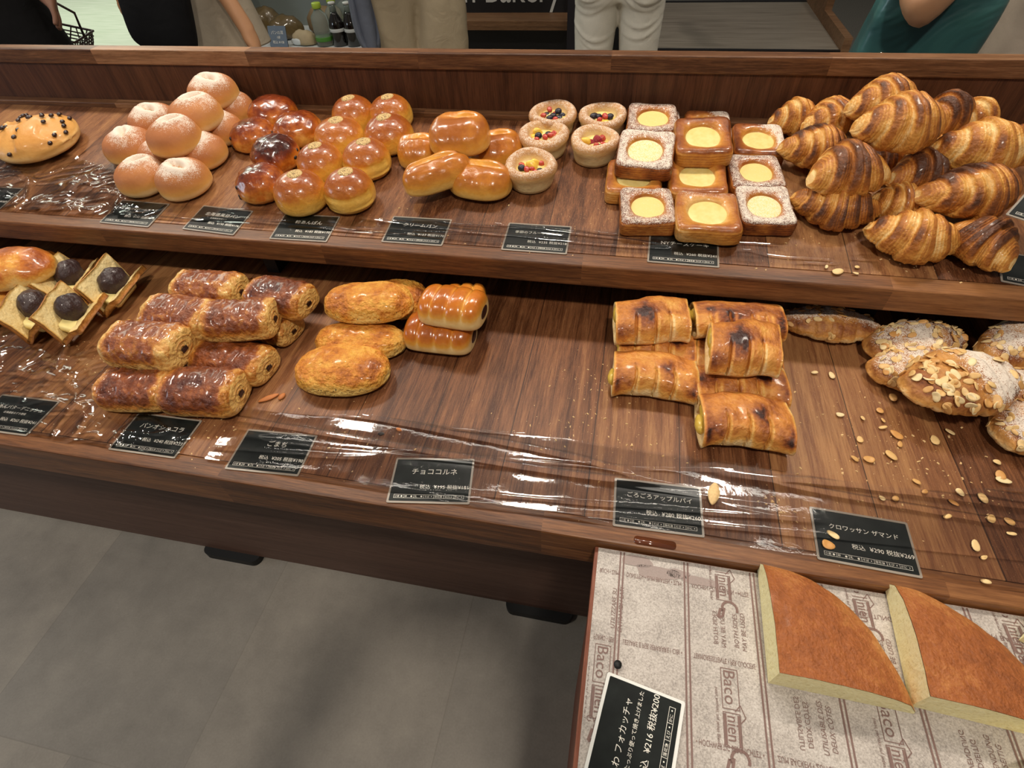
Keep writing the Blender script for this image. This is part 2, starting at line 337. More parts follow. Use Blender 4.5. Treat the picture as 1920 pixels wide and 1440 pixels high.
 ('red_bean_danish', 'L', [-0.9447, 0.5219, 0.6366], 111.6, 0.1042, 0.07, 0.06, 0, 0, 0, 'red bean and butter pastry at the front left of its four'),
 ('red_bean_danish', 'L', [-0.869, 0.52, 0.6406], 105.6, 0.0929, 0.07, 0.06, 1, 0, 0, 'red bean and butter pastry at the front right with a pale butter slab'),
 ('red_bean_danish', 'L', [-0.9533, 0.6093, 0.6366], 107.4, 0.0993, 0.07, 0.06, 2, 0, 0, 'red bean and butter pastry at the rear left leaning on the cheese buns'),
 ('red_bean_danish', 'L', [-0.8568, 0.6015, 0.6366], 101.6, 0.0991, 0.07, 0.06, 3, 0, 0, 'red bean and butter pastry at the far right of its four'),
 ('chocolate_croissant', 'L', [-0.6212, 0.633, 0.6366], 8.0, 0.0287, 0.06, 0.035, 1, 0, 0, 'chocolate croissant end peeking out behind the rear one'),
 ('chocolate_croissant', 'L', [-0.6183, 0.4768, 0.6366], -0.9, 0.0703, 0.062, 0.036, 2, 0, 0, 'chocolate croissant nearly hidden in the middle of the pile'),
 ('chocolate_croissant', 'L', [-0.5262, 0.5608, 0.6366], -10.8, 0.0793, 0.064, 0.038, 0, 0, 0, 'chocolate croissant under the rear right one with a pale end'),
 ('chocolate_croissant', 'L', [-0.5464, 0.4759, 0.6366], -5.2, 0.1238, 0.07, 0.042, 3, 0, 0, 'crinkled chocolate croissant low on the right with a frayed end'),
 ('chocolate_croissant', 'L', [-0.6508, 0.3981, 0.6366], 7.1, 0.0979, 0.068, 0.045, 2, 0, 0, 'chocolate croissant in the front row, left one'),
 ('chocolate_croissant', 'L', [-0.55, 0.4087, 0.6366], 6.3, 0.1083, 0.075, 0.048, 1, 0, 0, 'chocolate croissant in the front row, right one with a spiral end'),
 ('chocolate_croissant', 'L', [-0.6445, 0.5938, 0.6686], 2.0, 0.1116, 0.068, 0.044, 0, 0, 0, 'orange-brown chocolate croissant at the very back of the pile'),
 ('chocolate_croissant', 'L', [-0.5145, 0.5896, 0.6706], -8.6, 0.1045, 0.068, 0.042, 1, 0, 0, 'darkest chocolate croissant at the back right'),
 ('chocolate_croissant', 'L', [-0.6446, 0.5203, 0.6706], -1.6, 0.1116, 0.072, 0.046, 3, 0, 0, 'chocolate croissant on top at the left of the upper pair'),
 ('chocolate_croissant', 'L', [-0.5452, 0.5252, 0.6726], 12.4, 0.1036, 0.072, 0.046, 2, 0, 0, 'chocolate croissant on top at the right of the upper pair'),
 ('chocolate_croissant', 'L', [-0.6559, 0.4554, 0.6666], 2.2, 0.1139, 0.078, 0.05, 0, 0, 0, 'chocolate croissant on top at the far left, above the front row'),
 ('sesame_cheese_bread', 'L', [-0.3414, 0.6403, 0.6466], 9.6, 0.1002, 0.08, 0.045, 0, 0, 0, 'sesame cheese bread hidden behind the top one'),
 ('sesame_cheese_bread', 'L', [-0.3728, 0.5493, 0.6366], 6.5, 0.1406, 0.075, 0.04, 1, 0, 0, 'sesame cheese bread in the middle, under the top one'),
 ('sesame_cheese_bread', 'L', [-0.3713, 0.6001, 0.6706], 8.0, 0.1399, 0.084, 0.042, 2, 0, 0, 'sesame cheese bread on top at the back'),
 ('sesame_cheese_bread', 'L', [-0.3749, 0.485, 0.6366], 7.9, 0.1384, 0.094, 0.042, 0, 0, 0, 'sesame cheese bread at the front, nearest the price cards'),
 ('filled_roll', 'L', [-0.232, 0.6333, 0.6566], 11.9, 0.079, 0.07, 0.045, 1, 0, 0, 'glossy filled roll mostly hidden behind the top one'),
 ('filled_roll', 'L', [-0.2532, 0.5815, 0.6366], -0.3, 0.1064, 0.072, 0.047, 0, 0, 0, 'glossy brown filled roll underneath'),
 ('filled_roll', 'L', [-0.2322, 0.5965, 0.6766], -5.2, 0.0984, 0.072, 0.047, 1, 0, 0, 'paler filled roll lying on top of another'),
 ('apple_pie', 'L', [0.1813, 0.5836, 0.6366], -1.1, 0.1125, 0.078, 0.04, 3, 0, 0, 'apple pie underneath, between the two stacks of the right column'),
 ('apple_pie', 'L', [0.0703, 0.5956, 0.6366], -0.1, 0.1057, 0.072, 0.04, 1, 0, 0, 'apple pie second from the front in the left column'),
 ('apple_pie', 'L', [0.0574, 0.6151, 0.6706], 5.7, 0.1031, 0.078, 0.044, 0, 0, 0, 'apple pie on top at the rear of the left column'),
 ('apple_pie', 'L', [0.0681, 0.5389, 0.6366], 1.5, 0.1121, 0.074, 0.044, 2, 0, 0, 'apple pie at the front of the left column with filling at its left end'),
 ('apple_pie', 'L', [0.1766, 0.6357, 0.6706], 7.2, 0.1207, 0.062, 0.04, 3, 0, 0, 'apple pie at the rear of the right column with an open left end'),
 ('apple_pie', 'L', [0.176, 0.5631, 0.6806], -3.0, 0.087, 0.088, 0.046, 0, 0, 0, 'apple pie with four slits stacked on the right column'),
 ('apple_pie', 'L', [0.1784, 0.5372, 0.6366], 7.0, 0.1154, 0.074, 0.043, 1, 0, 0, 'apple pie second from the front in the right column'),
 ('apple_pie', 'L', [0.1795, 0.4726, 0.6386], 4.1, 0.1071, 0.078, 0.045, 2, 0, 0, 'apple pie nearest the front with a black scorched patch'),
 ('almond_croissant', 'L', [0.3262, 0.6934, 0.6366], -1.6, 0.143, 0.072, 0.035, 0, 0, 0, 'almond croissant at the rear left with a bare pale underside'),
 ('almond_croissant', 'L', [0.4324, 0.659, 0.6366], 17.9, 0.1442, 0.078, 0.046, 1, 0, 0, 'almond croissant thick with flakes at the back centre'),
 ('almond_croissant', 'L', [0.5561, 0.6614, 0.6466], 21.1, 0.1229, 0.08, 0.05, 2, 0, 0, 'sugared almond croissant at the right edge, behind the front one'),
 ('almond_croissant', 'L', [0.4171, 0.6062, 0.6366], 15.5, 0.1214, 0.08, 0.042, 1, 0, 0, 'almond croissant left of the big sugary one'),
 ('almond_croissant', 'L', [0.5363, 0.5827, 0.6366], 19.6, 0.0861, 0.08, 0.04, 0, 0, 0, 'almond croissant at the right edge under the sugary one'),
 ('almond_croissant', 'L', [0.5185, 0.5203, 0.6366], 22.6, 0.0905, 0.08, 0.042, 2, 0, 0, 'almond croissant at the right edge nearest the front'),
 ('almond_croissant', 'L', [0.4476, 0.564, 0.6586], 22.7, 0.1515, 0.1, 0.05, 3, 0, 0, 'big almond croissant white with sugar, nearest the front'),
 ('chip_bun', 'U', [-1.1866, 0.8984, 0.7671], 3.8, 0.1536, 0.1536, 0.055, 0, 0, 0, 'oval bun with dark chocolate chips alone at the far left of the top shelf'),
]
CARDS = [
 ('U', [-1.1757, 0.7311, 0.7471], 1.0, 'は', '¥180', '¥167', 'price card cut off by the left edge on the top shelf'),
 ('U', [-0.8465, 0.7159, 0.7451], -1.5, 'はちみつクリームチーズ', '¥192', '¥178', 'price card under film in front of the sugar dusted buns'),
 ('U', [-0.6791, 0.7136, 0.7448], -3.6, '北海道黒豆パン', '¥190', '¥176', 'price card in front of the raisin buns'),
 ('U', [-0.514, 0.7099, 0.7443], 1.4, '粒あんぱん', '¥183', '¥170', 'price card in front of the seeded bean buns'),
 ('U', [-0.3218, 0.7216, 0.7458], 0.5, 'クリームパン', '¥183', '¥170', 'price card in front of the glossy cream breads'),
 ('U', [-0.1261, 0.7235, 0.7461], 0.2, '季節のフルーツグラタン', '¥235', '¥218', 'price card in front of the fruit cup breads'),
 ('U', [0.0945, 0.7198, 0.7456], -0.6, 'NYチーズケーキ', '¥260', '¥241', 'price card partly under the front cheese danish'),
 ('L', [-0.8288, 0.3398, 0.6386], 1.3, 'あんバターデニッシュ', '¥260', '¥241', 'price card at the left edge of the lower shelf'),
 ('L', [-0.5934, 0.3411, 0.6386], 1.0, 'パンオショコラ', '¥240', '¥223', 'price card in front of the chocolate croissants'),
 ('L', [-0.4172, 0.3412, 0.6386], 3.2, 'ごまち', '¥205', '¥190', 'price card in front of the sesame cheese breads'),
 ('L', [-0.1946, 0.3345, 0.6386], 8.3, 'チョココルネ', '¥195', '¥181', 'price card alone at the middle of the lower shelf edge'),
 ('L', [0.0792, 0.3449, 0.6386], 1.7, 'ごろごろアップルパイ', '¥280', '¥260', 'price card in front of the apple pies'),
 ('L', [0.299, 0.3399, 0.6386], -1.9, 'クロワッサン ザマンド', '¥290', '¥269', 'price card with two almond flakes on it'),
]
FLK = [([0.314, 0.5944, 0.6396], 1), ([0.2915, 0.5973, 0.6396], 0), ([0.3851, 0.5651, 0.6396], 1), ([0.3096, 0.5218, 0.6396], 0), ([0.3378, 0.5209, 0.6396], 0), ([0.3621, 0.5377, 0.6396], 0), ([0.3624, 0.5203, 0.6396], 0), ([0.3582, 0.5081, 0.6396], 0), ([0.3729, 0.4974, 0.6396], 1), ([0.3722, 0.4829, 0.6396], 0), ([0.3264, 0.4829, 0.6396], 0), ([0.3568, 0.4647, 0.6396], 1), ([0.3141, 0.4511, 0.6396], 0), ([0.3307, 0.4531, 0.6396], 1), ([0.4156, 0.496, 0.6396], 1), ([0.4384, 0.5133, 0.6396], 0), ([0.3754, 0.429, 0.6396], 0), ([0.3814, 0.416, 0.6396], 0), ([0.3457, 0.3999, 0.6396], 0), ([0.3318, 0.3982, 0.6396], 0), ([0.4192, 0.4218, 0.6396], 0), ([0.4417, 0.4185, 0.6396], 1), ([0.4766, 0.4736, 0.6396], 0), ([0.4725, 0.453, 0.6396], 1), ([0.472, 0.4469, 0.6396], 1), ([0.4403, 0.3901, 0.6396], 0), ([0.4591, 0.3901, 0.6396], 0), ([0.4123, 0.3524, 0.6396], 1), ([0.454, 0.3749, 0.6396], 0), ([0.3948, 0.3855, 0.6396], 0), ([0.4072, 0.4062, 0.6396], 0), ([0.4157, 0.3402, 0.6396], 0), ([0.4076, 0.3125, 0.6396], 0)]
FLK2 = [([0.2892, 0.7029, 0.7444], 0), ([0.3018, 0.6946, 0.7433], 1), ([0.3291, 0.7073, 0.745], 0), ([0.3263, 0.6942, 0.7433], 0)]
FLK3 = [([0.2689, 0.3401, 0.6426], 1), ([0.2596, 0.3276, 0.6426], 1)]
# ------------------------------------------------------------------ setting
ZL = 0.63662; TH = math.radians(7.5)
def ZU(y): return 1.2 - 0.54645/math.cos(TH) + y*math.tan(TH)      # height of the tilted upper shelf

_t = NT('floor_vinyl'); _o = _t.obj(); _n = _t.noise(_o, 2.2, 5, .6); _n2 = _t.noise(_o, 14, 4, .65); _n3 = _t.noise(_o, 240, 2)
_v = _t.math('ADD', _t.math('ADD', _t.math('MULTIPLY', _n, .5), _t.math('MULTIPLY', _n2, .35)), _t.math('MULTIPLY', _n3, .15))
_br = _t.n('ShaderNodeTexBrick'); _br.offset = .5; _t.l(_o, _br.inputs['Vector'])
for k, v in (('Scale', 1.0), ('Mortar Size', .0012), ('Brick Width', .46), ('Row Height', .46)): _br.inputs[k].default_value = v
_br.inputs['Color1'].default_value = (.9, .9, .9, 1); _br.inputs['Color2'].default_value = (1.08, 1.06, 1.03, 1); _br.inputs['Mortar'].default_value = (.82, .81, .8, 1)
_mx = _t.n('ShaderNodeMix', data_type='RGBA', blend_type='MULTIPLY'); _mx.inputs[0].default_value = 1.0
_t.l(_t.ramp(_v, [(.3, '#79746D'), (.5, '#928C83'), (.7, '#A8A196')]), _mx.inputs[6]); _t.l(_br.outputs['Color'], _mx.inputs[7])
_t.set(Base_Color=_mx.outputs[2], Roughness=.5, Normal=_t.bump(_n3, .08)); M_floor = _t.m
def slab(name, x0, x1, y0, y1, z0, z1, m, bev=0): return bevel_box(name, x0, x1, y0, y1, z0, z1, m, bev)
fl = link('floor', slab('floor', -3.45, 4.0, -2.0, 8.0, -.05, 0, M_floor)); tag(fl, kind='structure')
_t = NT('floor_pale'); _f = _t.noise(_t.map(_t.obj(), (1, 9, 1)), 3, 4); _t.set(Base_Color=_t.ramp(_f, [(.3, '#C9D2B8'), (.7, '#E3E6D2')]), Roughness=.35)
f2 = link('floor', slab('floor', -11, -3.45, -2.0, 12.0, -.05, 0, _t.m)); tag(f2, kind='structure')
M_wallb = plain('wall_paint', '#4A4742', .8, nz=.08)
tag(link('wall_back', slab('wall_back', -3.0, 4.0, 6.2, 6.3, 0, 2.9, M_wallb)), kind='structure')

def rrect(w, h, r, z0, z1, n=5):
    P = []
    for cx, cy, a in ((w/2-r, h/2-r, 0), (-w/2+r, h/2-r, 90), (-w/2+r, -h/2+r, 180), (w/2-r, -h/2+r, 270)):
        for i in range(n+1):
            t = math.radians(a+90*i/n); P.append((cx+r*math.cos(t), cy+r*math.sin(t)))
    m = len(P); V = [(x, y, z0) for x, y in P]+[(x, y, z1) for x, y in P]
    F = [tuple(range(m-1, -1, -1)), tuple(range(m, 2*m))]+[(i, (i+1) % m, m+(i+1) % m, m+i) for i in range(m)]
    return np.array(V), F
# ---- the two-tier display
M_top = wood('walnut_planks', 'Y', None, .1085, -.0035, '#482714', '#784C2F', '#A07248', .42, wear=.8)
M_lip = wood('walnut_edge', 'X', .42, None, 0, '#44291A', '#6E4629', '#94653E', .38, tint=.3)
M_back = wood('walnut_veneer', 'Z', None, .19, 0, '#2E180E', '#4B2C1B', '#5F3B26', .45, seam=.0004, tint=.08)
M_rail = wood('walnut_rail', 'X', .36, None, .1, '#452A1A', '#6F4B30', '#9A7150', .42, tint=.34)
M_base = wood('walnut_base', 'X', None, None, 0, '#4A342B', '#5C4338', '#6A5044', .5, tint=.05)
M_black = plain('black_rubber', '#0B0B0B', .6)
X0, X1 = -2.2, 1.05
disp = empty('bakery_display', (-.5, .7, 0)); disp.rotation_euler = (0, 0, 0)
tag(disp, 'two-tier dark walnut bakery display table running across the picture', 'display table')
def dpart(name, me, parent=disp):
    o = link(name, me, parent); o.matrix_parent_inverse = Matrix.Translation((.5, -.7, 0)); return o
dpart('lower_shelf', slab('lower_shelf', X0, X1, .2905+.028, 1.10, ZL-.03, ZL, M_top))
dpart('lower_edge', bevel_box('lower_edge', X0, X1, .2905, .3185, ZL-.060, ZL, M_lip, .0025))
dpart('base_panel', slab('base_panel', X0, X1, .429, .449, .02, ZL-.03, M_base))
dpart('rear_base_panel', slab('rear_base_panel', X0, X1, 1.07, 1.09, .02, ZL-.03, M_base))
def tilted(name, y0, y1, dz0, dz1, m, bev=.0):
    me = bevel_box(name, X0, X1, y0, y1, dz0, dz1, m, bev)
    co = np.array([v.co[:] for v in me.vertices]); co[:, 2] += [ZU(y) for y in co[:, 1]]
    me.vertices.foreach_set('co', co.ravel()); me.update(); return me
dpart('upper_shelf', tilted('upper_shelf', .698, 1.079, -.022, 0, M_top))
dpart('upper_edge', tilted('upper_edge', .670, .698, -.036, 0, M_lip, .0025))
dpart('rear_batten', tilted('rear_batten', 1.062, 1.079, -.001, .010, M_rail, .0015))
dpart('shelf_back', slab('shelf_back', X0, X1, .985, .998, ZL, ZU(.99)-.022, M_back))
dpart('back_panel', slab('back_panel', X0, X1, 1.079, 1.095, .60, .874, M_back))
dpart('top_rail', bevel_box('top_rail', X0, X1, 1.074, 1.104, .872, .900, M_rail, .002))
for x in (-1.66, -.99-.0, -.825, -.08):
    if x == -.99: continue
    V, F = rrect(.146, .149, .018, 0, .02); V[:, 0] += x; V[:, 1] += .4855
    dpart('foot_plate', mesh('foot_plate', V, F, M_black, smooth=False))
for x in (-1.62, -.62, .38):
    dpart('support_bracket', slab('support_bracket', x-.012, x+.012, .72, .985, ZL, ZU(.72)-.022, M_black))

# ---- tray table in front
ZT = ZL-.012
M_tray = wood('tray_walnut', 'Y', None, None, 0, '#4A2417', '#7A4532', '#93604A', .45, tint=.05)
tt = empty('tray_table', (.35, .03, 0)); tag(tt, 'low walnut side table pushed against the front of the display, lined with printed paper', 'side table')
def tpart(name, me):
    o = link(name, me, tt); o.matrix_parent_inverse = Matrix.Translation((-.35, -.03, 0)); return o
tpart('tabletop', bevel_box('tabletop', .0125, .75, -.25, .2895, ZT-.03, ZT-.0008, M_tray, .001))
tpart('side_panel', slab('side_panel', .016, .034, -.24, .285, .0, ZT-.03, M_tray))
tpart('front_panel', slab('front_panel', .034, .73, -.24, -.222, .0, ZT-.03, M_tray))
tpart('side_panel', slab('side_panel', .712, .73, -.222, .285, .0, ZT-.03, M_tray))

# ------------------------------------------------------------------ lettering
_cache = {}
def text(body, size, align='LEFT', sp=1.0):
    k = (body, align, sp)
    if k not in _cache:
        c = bpy.data.curves.new('lettering', 'FONT'); c.body = body; c.size = 1.0; c.align_x = align; c.space_character = sp; c.resolution_u = 3
        o = bpy.data.objects.new('lettering', c); COL.objects.link(o)
        dg = bpy.context.evaluated_depsgraph_get(); dg.update()
        me = bpy.data.meshes.new_from_object(o.evaluated_get(dg))
        V = np.array([v.co[:] for v in me.vertices]).reshape(-1, 3); F = [tuple(p.vertices) for p in me.polygons]
        bpy.data.objects.remove(o); bpy.data.curves.remove(c); bpy.data.meshes.remove(me); _cache[k] = (V, F)
    V, F = _cache[k]; return V*size, F
def at(vf, x, y, z=0, rot=0, flipy=False, flipx=False, shear=0):
    V = np.array(vf[0]).copy()
    if shear: V[:, 0] += shear*V[:, 1]
    if flipy: V[:, 1] *= -1
    if flipx: V[:, 0] *= -1
    c, s = math.cos(rot), math.sin(rot); W = V.copy()
    W[:, 0] = c*V[:, 0]-s*V[:, 1]+x; W[:, 1] = s*V[:, 0]+c*V[:, 1]+y; W[:, 2] = V[:, 2]+z
    return W, vf[1]
def rect(x0, x1, y0, y1, z=0): return np.array([(x0, y0, z), (x1, y0, z), (x1, y1, z), (x0, y1, z)], float), [(0, 1, 2, 3)]
def disc(x, y, r, z=0, n=10):
    t = np.linspace(0, 2*np.pi, n, endpoint=False); return np.c_[x+r*np.cos(t), y+r*np.sin(t), np.full(n, z)], [tuple(range(n))]
def frame(x0, x1, y0, y1, w): return join([rect(x0, x1, y0, y0+w), rect(x0, x1, y1-w, y1), rect(x0, x0+w, y0+w, y1-w), rect(x1-w, x1, y0+w, y1-w)])
def seg(x0, y0, x1, y1, w):
    d = np.array([x1-x0, y1-y0]); d = d/np.linalg.norm(d)*w/2; n = np.array([-d[1], d[0]])
    return np.array([(x0+n[0], y0+n[1], 0), (x0-n[0], y0-n[1], 0), (x1-n[0], y1-n[1], 0), (x1+n[0], y1+n[1], 0)]), [(0, 1, 2, 3)]

# ------------------------------------------------------------------ price cards
M_face = NT('card_black'); _n = M_face.noise(M_face.obj(), 60, 4)
M_face.set(Base_Color=M_face.ramp(_n, [(.3, '#0F1211'), (.8, '#1E2321')]), Roughness=.4, Coat_Weight=.3, Coat_Roughness=.05, Normal=M_face.bump(M_face.noise(M_face.obj(), 35, 3), .25, .002)); M_face.b.inputs['Specular IOR Level'].default_value = .2; M_face = M_face.m
M_lam = plain('laminate_edge', '#968C80', .25, coat=.5); M_chalk = plain('chalk_white', '#E9E5DA', .7)
M_lamw = plain('laminate_white', '#E4E4DF', .3, coat=.5)
def allergen_row(x0, x1, y0, y1, dots=3):
    w = .00035; parts = [frame(x0, x1, y0, y1, w)]; n = 7; c = (x1-x0)/n
    for i in range(n):
        if i: parts.append(rect(x0+c*i, x0+c*i+w, y0, y1))
        parts.append(at(text(('小麦', '卵', '乳', 'そば', '落花生', 'えび', 'かに')[i], (y1-y0)*.62), x0+c*i+.001, y0+(y1-y0)*.27))
        parts.append(disc(x0+c*(i+.78), (y0+y1)/2, (y1-y0)*(.24 if i < dots else .12)))
    return parts
def make_card(title, p1, p2, label, M, big=False, sub=None):
    k = 1.0
    root = link('price_card', mesh('price_card', *rrect(.1015, .0655, .002, 0, .0009), M_lamw if big else M_lam, smooth=False)); root.matrix_world = M
    tag(root, label, 'price card', 'black price cards')
    V, F = rrect(.0965, .0600, .001, .0009, .0012)
    link('card_face', mesh('card_face', V, F, M_face, smooth=False), root)
    sz = min(.0098, .075/max(len(title), 1)*1.02)
    tw = text(title, sz, 'CENTER'); parts = [at(tw, 0.002, .0085)]
    if sub: parts.append(at(text(sub, .0042, 'CENTER'), 0, .0005))
    parts += [at(text('税込', .0068), -.0135, -.0125), at(text(p1, .0068), .0045, -.0125), at(text('税抜'+p2, .0068), .0205, -.0125)]
    parts += allergen_row(-.043, .043, -.0262, -.0212)
    V, F = join(parts); V[:, 2] += .00135
    link('lettering', mesh('lettering', V, F, M_chalk, smooth=False), root)
    return root
def plane_matrix(plane, loc, yaw, roll=0, pit=0, lift=0):
    T = Matrix.Rotation(TH, 4, 'X') if plane == 'U' else Matrix.Identity(4)
    n = T @ Vector((0, 0, 1))
    return Matrix.Translation(Vector(loc)+n*lift) @ T @ Matrix.Rotation(math.radians(yaw), 4, 'Z') @ Matrix.Rotation(math.radians(pit), 4, 'X') @ Matrix.Rotation(math.radians(roll), 4, 'Y')
for pl, loc, yaw, t_, a_, b_, lab in CARDS:
    make_card(t_, a_, b_, lab, plane_matrix(pl, loc, yaw, lift=-.0015), sub={'北海道黒豆パン': '北海道産黒豆入り', 'あんバターデニッシュ': '北海道産あずき使用'}.get(t_))
cc = make_card('クロワッサン', '¥220', '¥204', 'price card raised on a thin stem among the croissants at the right edge', Matrix.Translation((.536, .722, .828)) @ Matrix.Rotation(math.radians(-38), 4, 'Z') @ Matrix.Rotation(math.radians(10), 4, 'X'))
V, F = tube([(.046, .012, 0), (.046, .020, -.04), (.046, .026, -.083)], .0016, 8); link('stem', mesh('stem', V, F, M_black), cc)
V, F = rrect(.026, .020, .004, -.0865, -.083); V[:, 0] += .046; V[:, 1] += .026; link('stem_foot', mesh('stem_foot', V, F, M_black, smooth=False), cc)
make_card('塩パン', '¥150', '¥139', 'dark price card lying under the front right croissant', plane_matrix('U', (.562, .722, ZU(.722)), -12, lift=.0006))
# the one on the paper: rotated a quarter turn
make_card('ふわふわ フォカッチャ', '¥216', '¥200', 'white-edged price card lying on the printed baking paper', Matrix.Translation((.0625, .0975, ZT+.004)) @ Matrix.Rotation(math.radians(80), 4, 'Z') @ Matrix.Scale(1.12, 4), big=True, sub='オリーブオイルをたっぷり使って焼き上げました')

# ------------------------------------------------------------------ baking paper
_t = NT('baking_paper'); _o = _t.obj(); _n = _t.noise(_o, 620, 2, .7); _n2 = _t.noise(_o, 38, 4)
_v = _t.math('ADD', _t.math('MULTIPLY', _n, .7), _t.math('MULTIPLY', _n2, .3))
_vo = _t.n('ShaderNodeTexVoronoi'); _vo.inputs['Scale'].default_value = 110; _t.l(_o, _vo.inputs['Vector'])
_dr = _t.math('MULTIPLY', _t.math('LESS_THAN', _vo.outputs['Distance'], .22), _t.math('GREATER_THAN', _t.noise(_o, 60, 1), .52))
_t.set(Base_Color=_t.ramp(_v, [(.32, '#8A827C'), (.5, '#B3AAA2'), (.68, '#CDC6BF')]), Roughness=.45, Normal=_t.bump(_t.math('ADD', _n2, _t.math('MULTIPLY', _dr, .8)), .4, .0012)); M_paper = _t.m
M_ink = plain('brown_ink', '#7A5F58', .6)
g = np.linspace(0, 1, 40); XX, YY = np.meshgrid(.0165+g*.72, -.245+g*.533, indexing='ij')
Zp = ZT+.0004+.0001*(fbm(np.stack([XX, YY, XX*0], -1), 9, 3)+1.2)*sstep(0, .08, .288-YY)*sstep(0, .03, XX-.0165)
V = np.stack([XX, YY, Zp], -1); Vr, Fr = rings(V, False)
paper = link('baking_paper', mesh('baking_paper', Vr, Fr, M_paper, fix='up')); tag(paper, 'mottled pale baking paper printed with brown words under the flat bread slices', 'paper')
parts = []
xs = [.0435+.0688*i for i in range(8)]
for x in xs:
    for d in (-.0019, .0019): parts.append(rect(x+d-.00085, x+d+.00085, -.24, .287))
rows = [(.262, ['BLICH • ZUM', 'DÜNSTEN • ZUM BRATEN • ZUM', 'KOCHEN • ZUM GAREN • HITZE', 'BESTÄNDIG • HOCHWERTIG', 'DIE BESCHICHTUNG', 'FÜR BEIDE SEITEN', 'ZUM BACKEN']),
        (.1915, ['FORNO • PER', 'LESSARE E PER SEPARARE I CIBI •', 'TERMORESISTENTE • PER CUOCERE', 'AL FORNO • PER LESSARE', 'PER SEPARARE I CIBI', 'TERMORESISTENTE', 'PER CUOCERE']),
        (.119, ['GARBE', 'BESTÄNDIG', '• HOCHWERTIG BESCHICHTET •', 'ZUM BACKEN • ZUM BRATEN', 'ZUM KOCHEN', 'ZUM GAREN', 'HITZE']),
        (.047, ['FORNO', 'PER CUOCERE • PER', 'SEPARARE I CIBI •', 'TERMORESISTENTE', 'PER LESSARE', 'AL FORNO', 'PER'])]
for y, cols in rows:
    for i, s_ in enumerate(cols):
        x = (.0200 if i == 0 else xs[i-1]+.0055); wmax = (.0205 if i == 0 else .0580)
        tv = text(s_, .0070); wid = tv[0][:, 0].max(); kx = min(1, wmax/wid)
        tv = (tv[0]*np.array([kx, 1, 1]), tv[1]); parts.append(at(tv, x, y+.002, flipy=True))
def words2(x, y, a, b, rot, fl=False, sz=.0062):
    return [at(text(a, sz, 'CENTER'), x, y, rot=rot, flipy=fl, shear=.15), at(text(b, sz, 'CENTER'), x+.0074, y, rot=rot, flipy=fl, shear=.15)]
H90 = math.pi/2
for cx, yy, A, B in ((.150, .222, 'BOTH SIDES', 'MAY BE USED'), (.219, .150, 'UTILISABLE DES', 'DEUX CÔTÉS'), (.356, .150, 'ANWENDUNG', 'BEIDSEITIG'), (.028, .223, 'UTILIZZARE SU', 'ENTRAMBI I LATI'), (.219, .084, 'UTILISABLE DES', 'DEUX CÔTÉS'), (.287, .222, 'BOTH SIDES', 'MAY BE USED'), (.425, .150, 'ANWENDUNG', 'BEIDSEITIG')):
    parts += words2(cx+.012, yy, A, B, H90)
    if cx > .1: parts += words2(cx-.012, yy, A, B, H90, True)
def logo(cx, cy):
    o = []
    q = lambda vf: o.append(at((np.asarray(vf[0])*1.22, vf[1]), cx, cy, rot=-H90, flipy=False))
    q(frame(-.027, .002, -.0062, .0068, .0006)); q(frame(.004, .027, -.0062, .0068, .0006))
    tb = text('Baco', .0125); q((tb[0]*np.array([1.02, 1, 1])+np.array([-.0262, -.0040, 0]), tb[1]))
    q(rect(.0052, .0258, -.0054, -.0036)); q(rect(.0052, .0258, .0044, .0060))
    tb = text('nien', .0120); q((tb[0]*np.array([.86, 1, 1])+np.array([.0058, -.0030, 0]), tb[1]))
    q(seg(-.002, .007, .006, .0105, .0007)); q(seg(.006, .0105, .010, .0068, .0007)); q(seg(-.002, .007, .003, .003, .0007))
    t_ = np.linspace(0, math.pi*1.25, 10); pts = [(.0335+.0062*math.cos(a+1.2), .0045+.0062*math.sin(a+1.2)) for a in t_]+[(.034, -.003), (.042, -.0055), (.0405, -.0015), (.033, .0)]
    for p, r in zip(pts[:-1], pts[1:]): q(seg(*p, *r, .0021))
    q(at(text('passt perfekt auf jedes Blech!', .0034), -.012, -.0108))
    return o
for cx, cy in ((.150, .152), (.287, .152), (.150, .292-.008), (.287, .292-.010), (.425, .225), (.0300, .152), (.150, .012), (.287, .012), (.287, .075), (.425, .292-.01)):
    lp = logo(cx, cy)
    V, F = join(lp)
    keep = [f for f in F if max(V[i, 1] for i in f) < .2870 and min(V[i, 0] for i in f) > .0175]
    parts.append((V, keep))
def blob(cx, cy, a_, b_, seed, n=26):
    t_ = np.linspace(0, 2*np.pi, n, endpoint=False); k = 1+.22*vn(np.c_[np.cos(t_), np.sin(t_), t_*0], 1.7, seed)
    return np.c_[cx+a_*k*sp(np.cos(t_), .7), cy+b_*k*sp(np.sin(t_), .7), t_*0], [tuple(range(n))]
V, F = join(parts); used = sorted({i for f in F for i in f}); mp = {a: b for b, a in enumerate(used)}; V = V[used]; F = [tuple(mp[i] for i in f) for f in F]
zz = .0001*(fbm(np.stack([V[:, 0], V[:, 1], V[:, 0]*0], -1), 9, 3)+1.2)*sstep(0, .08, .288-V[:, 1])*sstep(0, .03, V[:, 0]-.0165)
V[:, 2] = ZT+.0004+zz+.00045
link('printing', mesh('printing', V, F, M_ink, smooth=False), paper)
V, F = join([blob(.060, .279, .016, .006, 3), blob(.083, .270, .022, .0075, 5), blob(.104, .272, .013, .005, 8), blob(.126, .268, .018, .0045, 11)]); V[:, 1] = np.minimum(V[:, 1], .2868); V[:, 2] = ZT+.00078+.00003*V[:, 0]
link('faded_printing', mesh('faded_printing', V, F, plain('faded_ink', '#9A8A84', .6, nz=.2, nscale=700), smooth=False), paper)

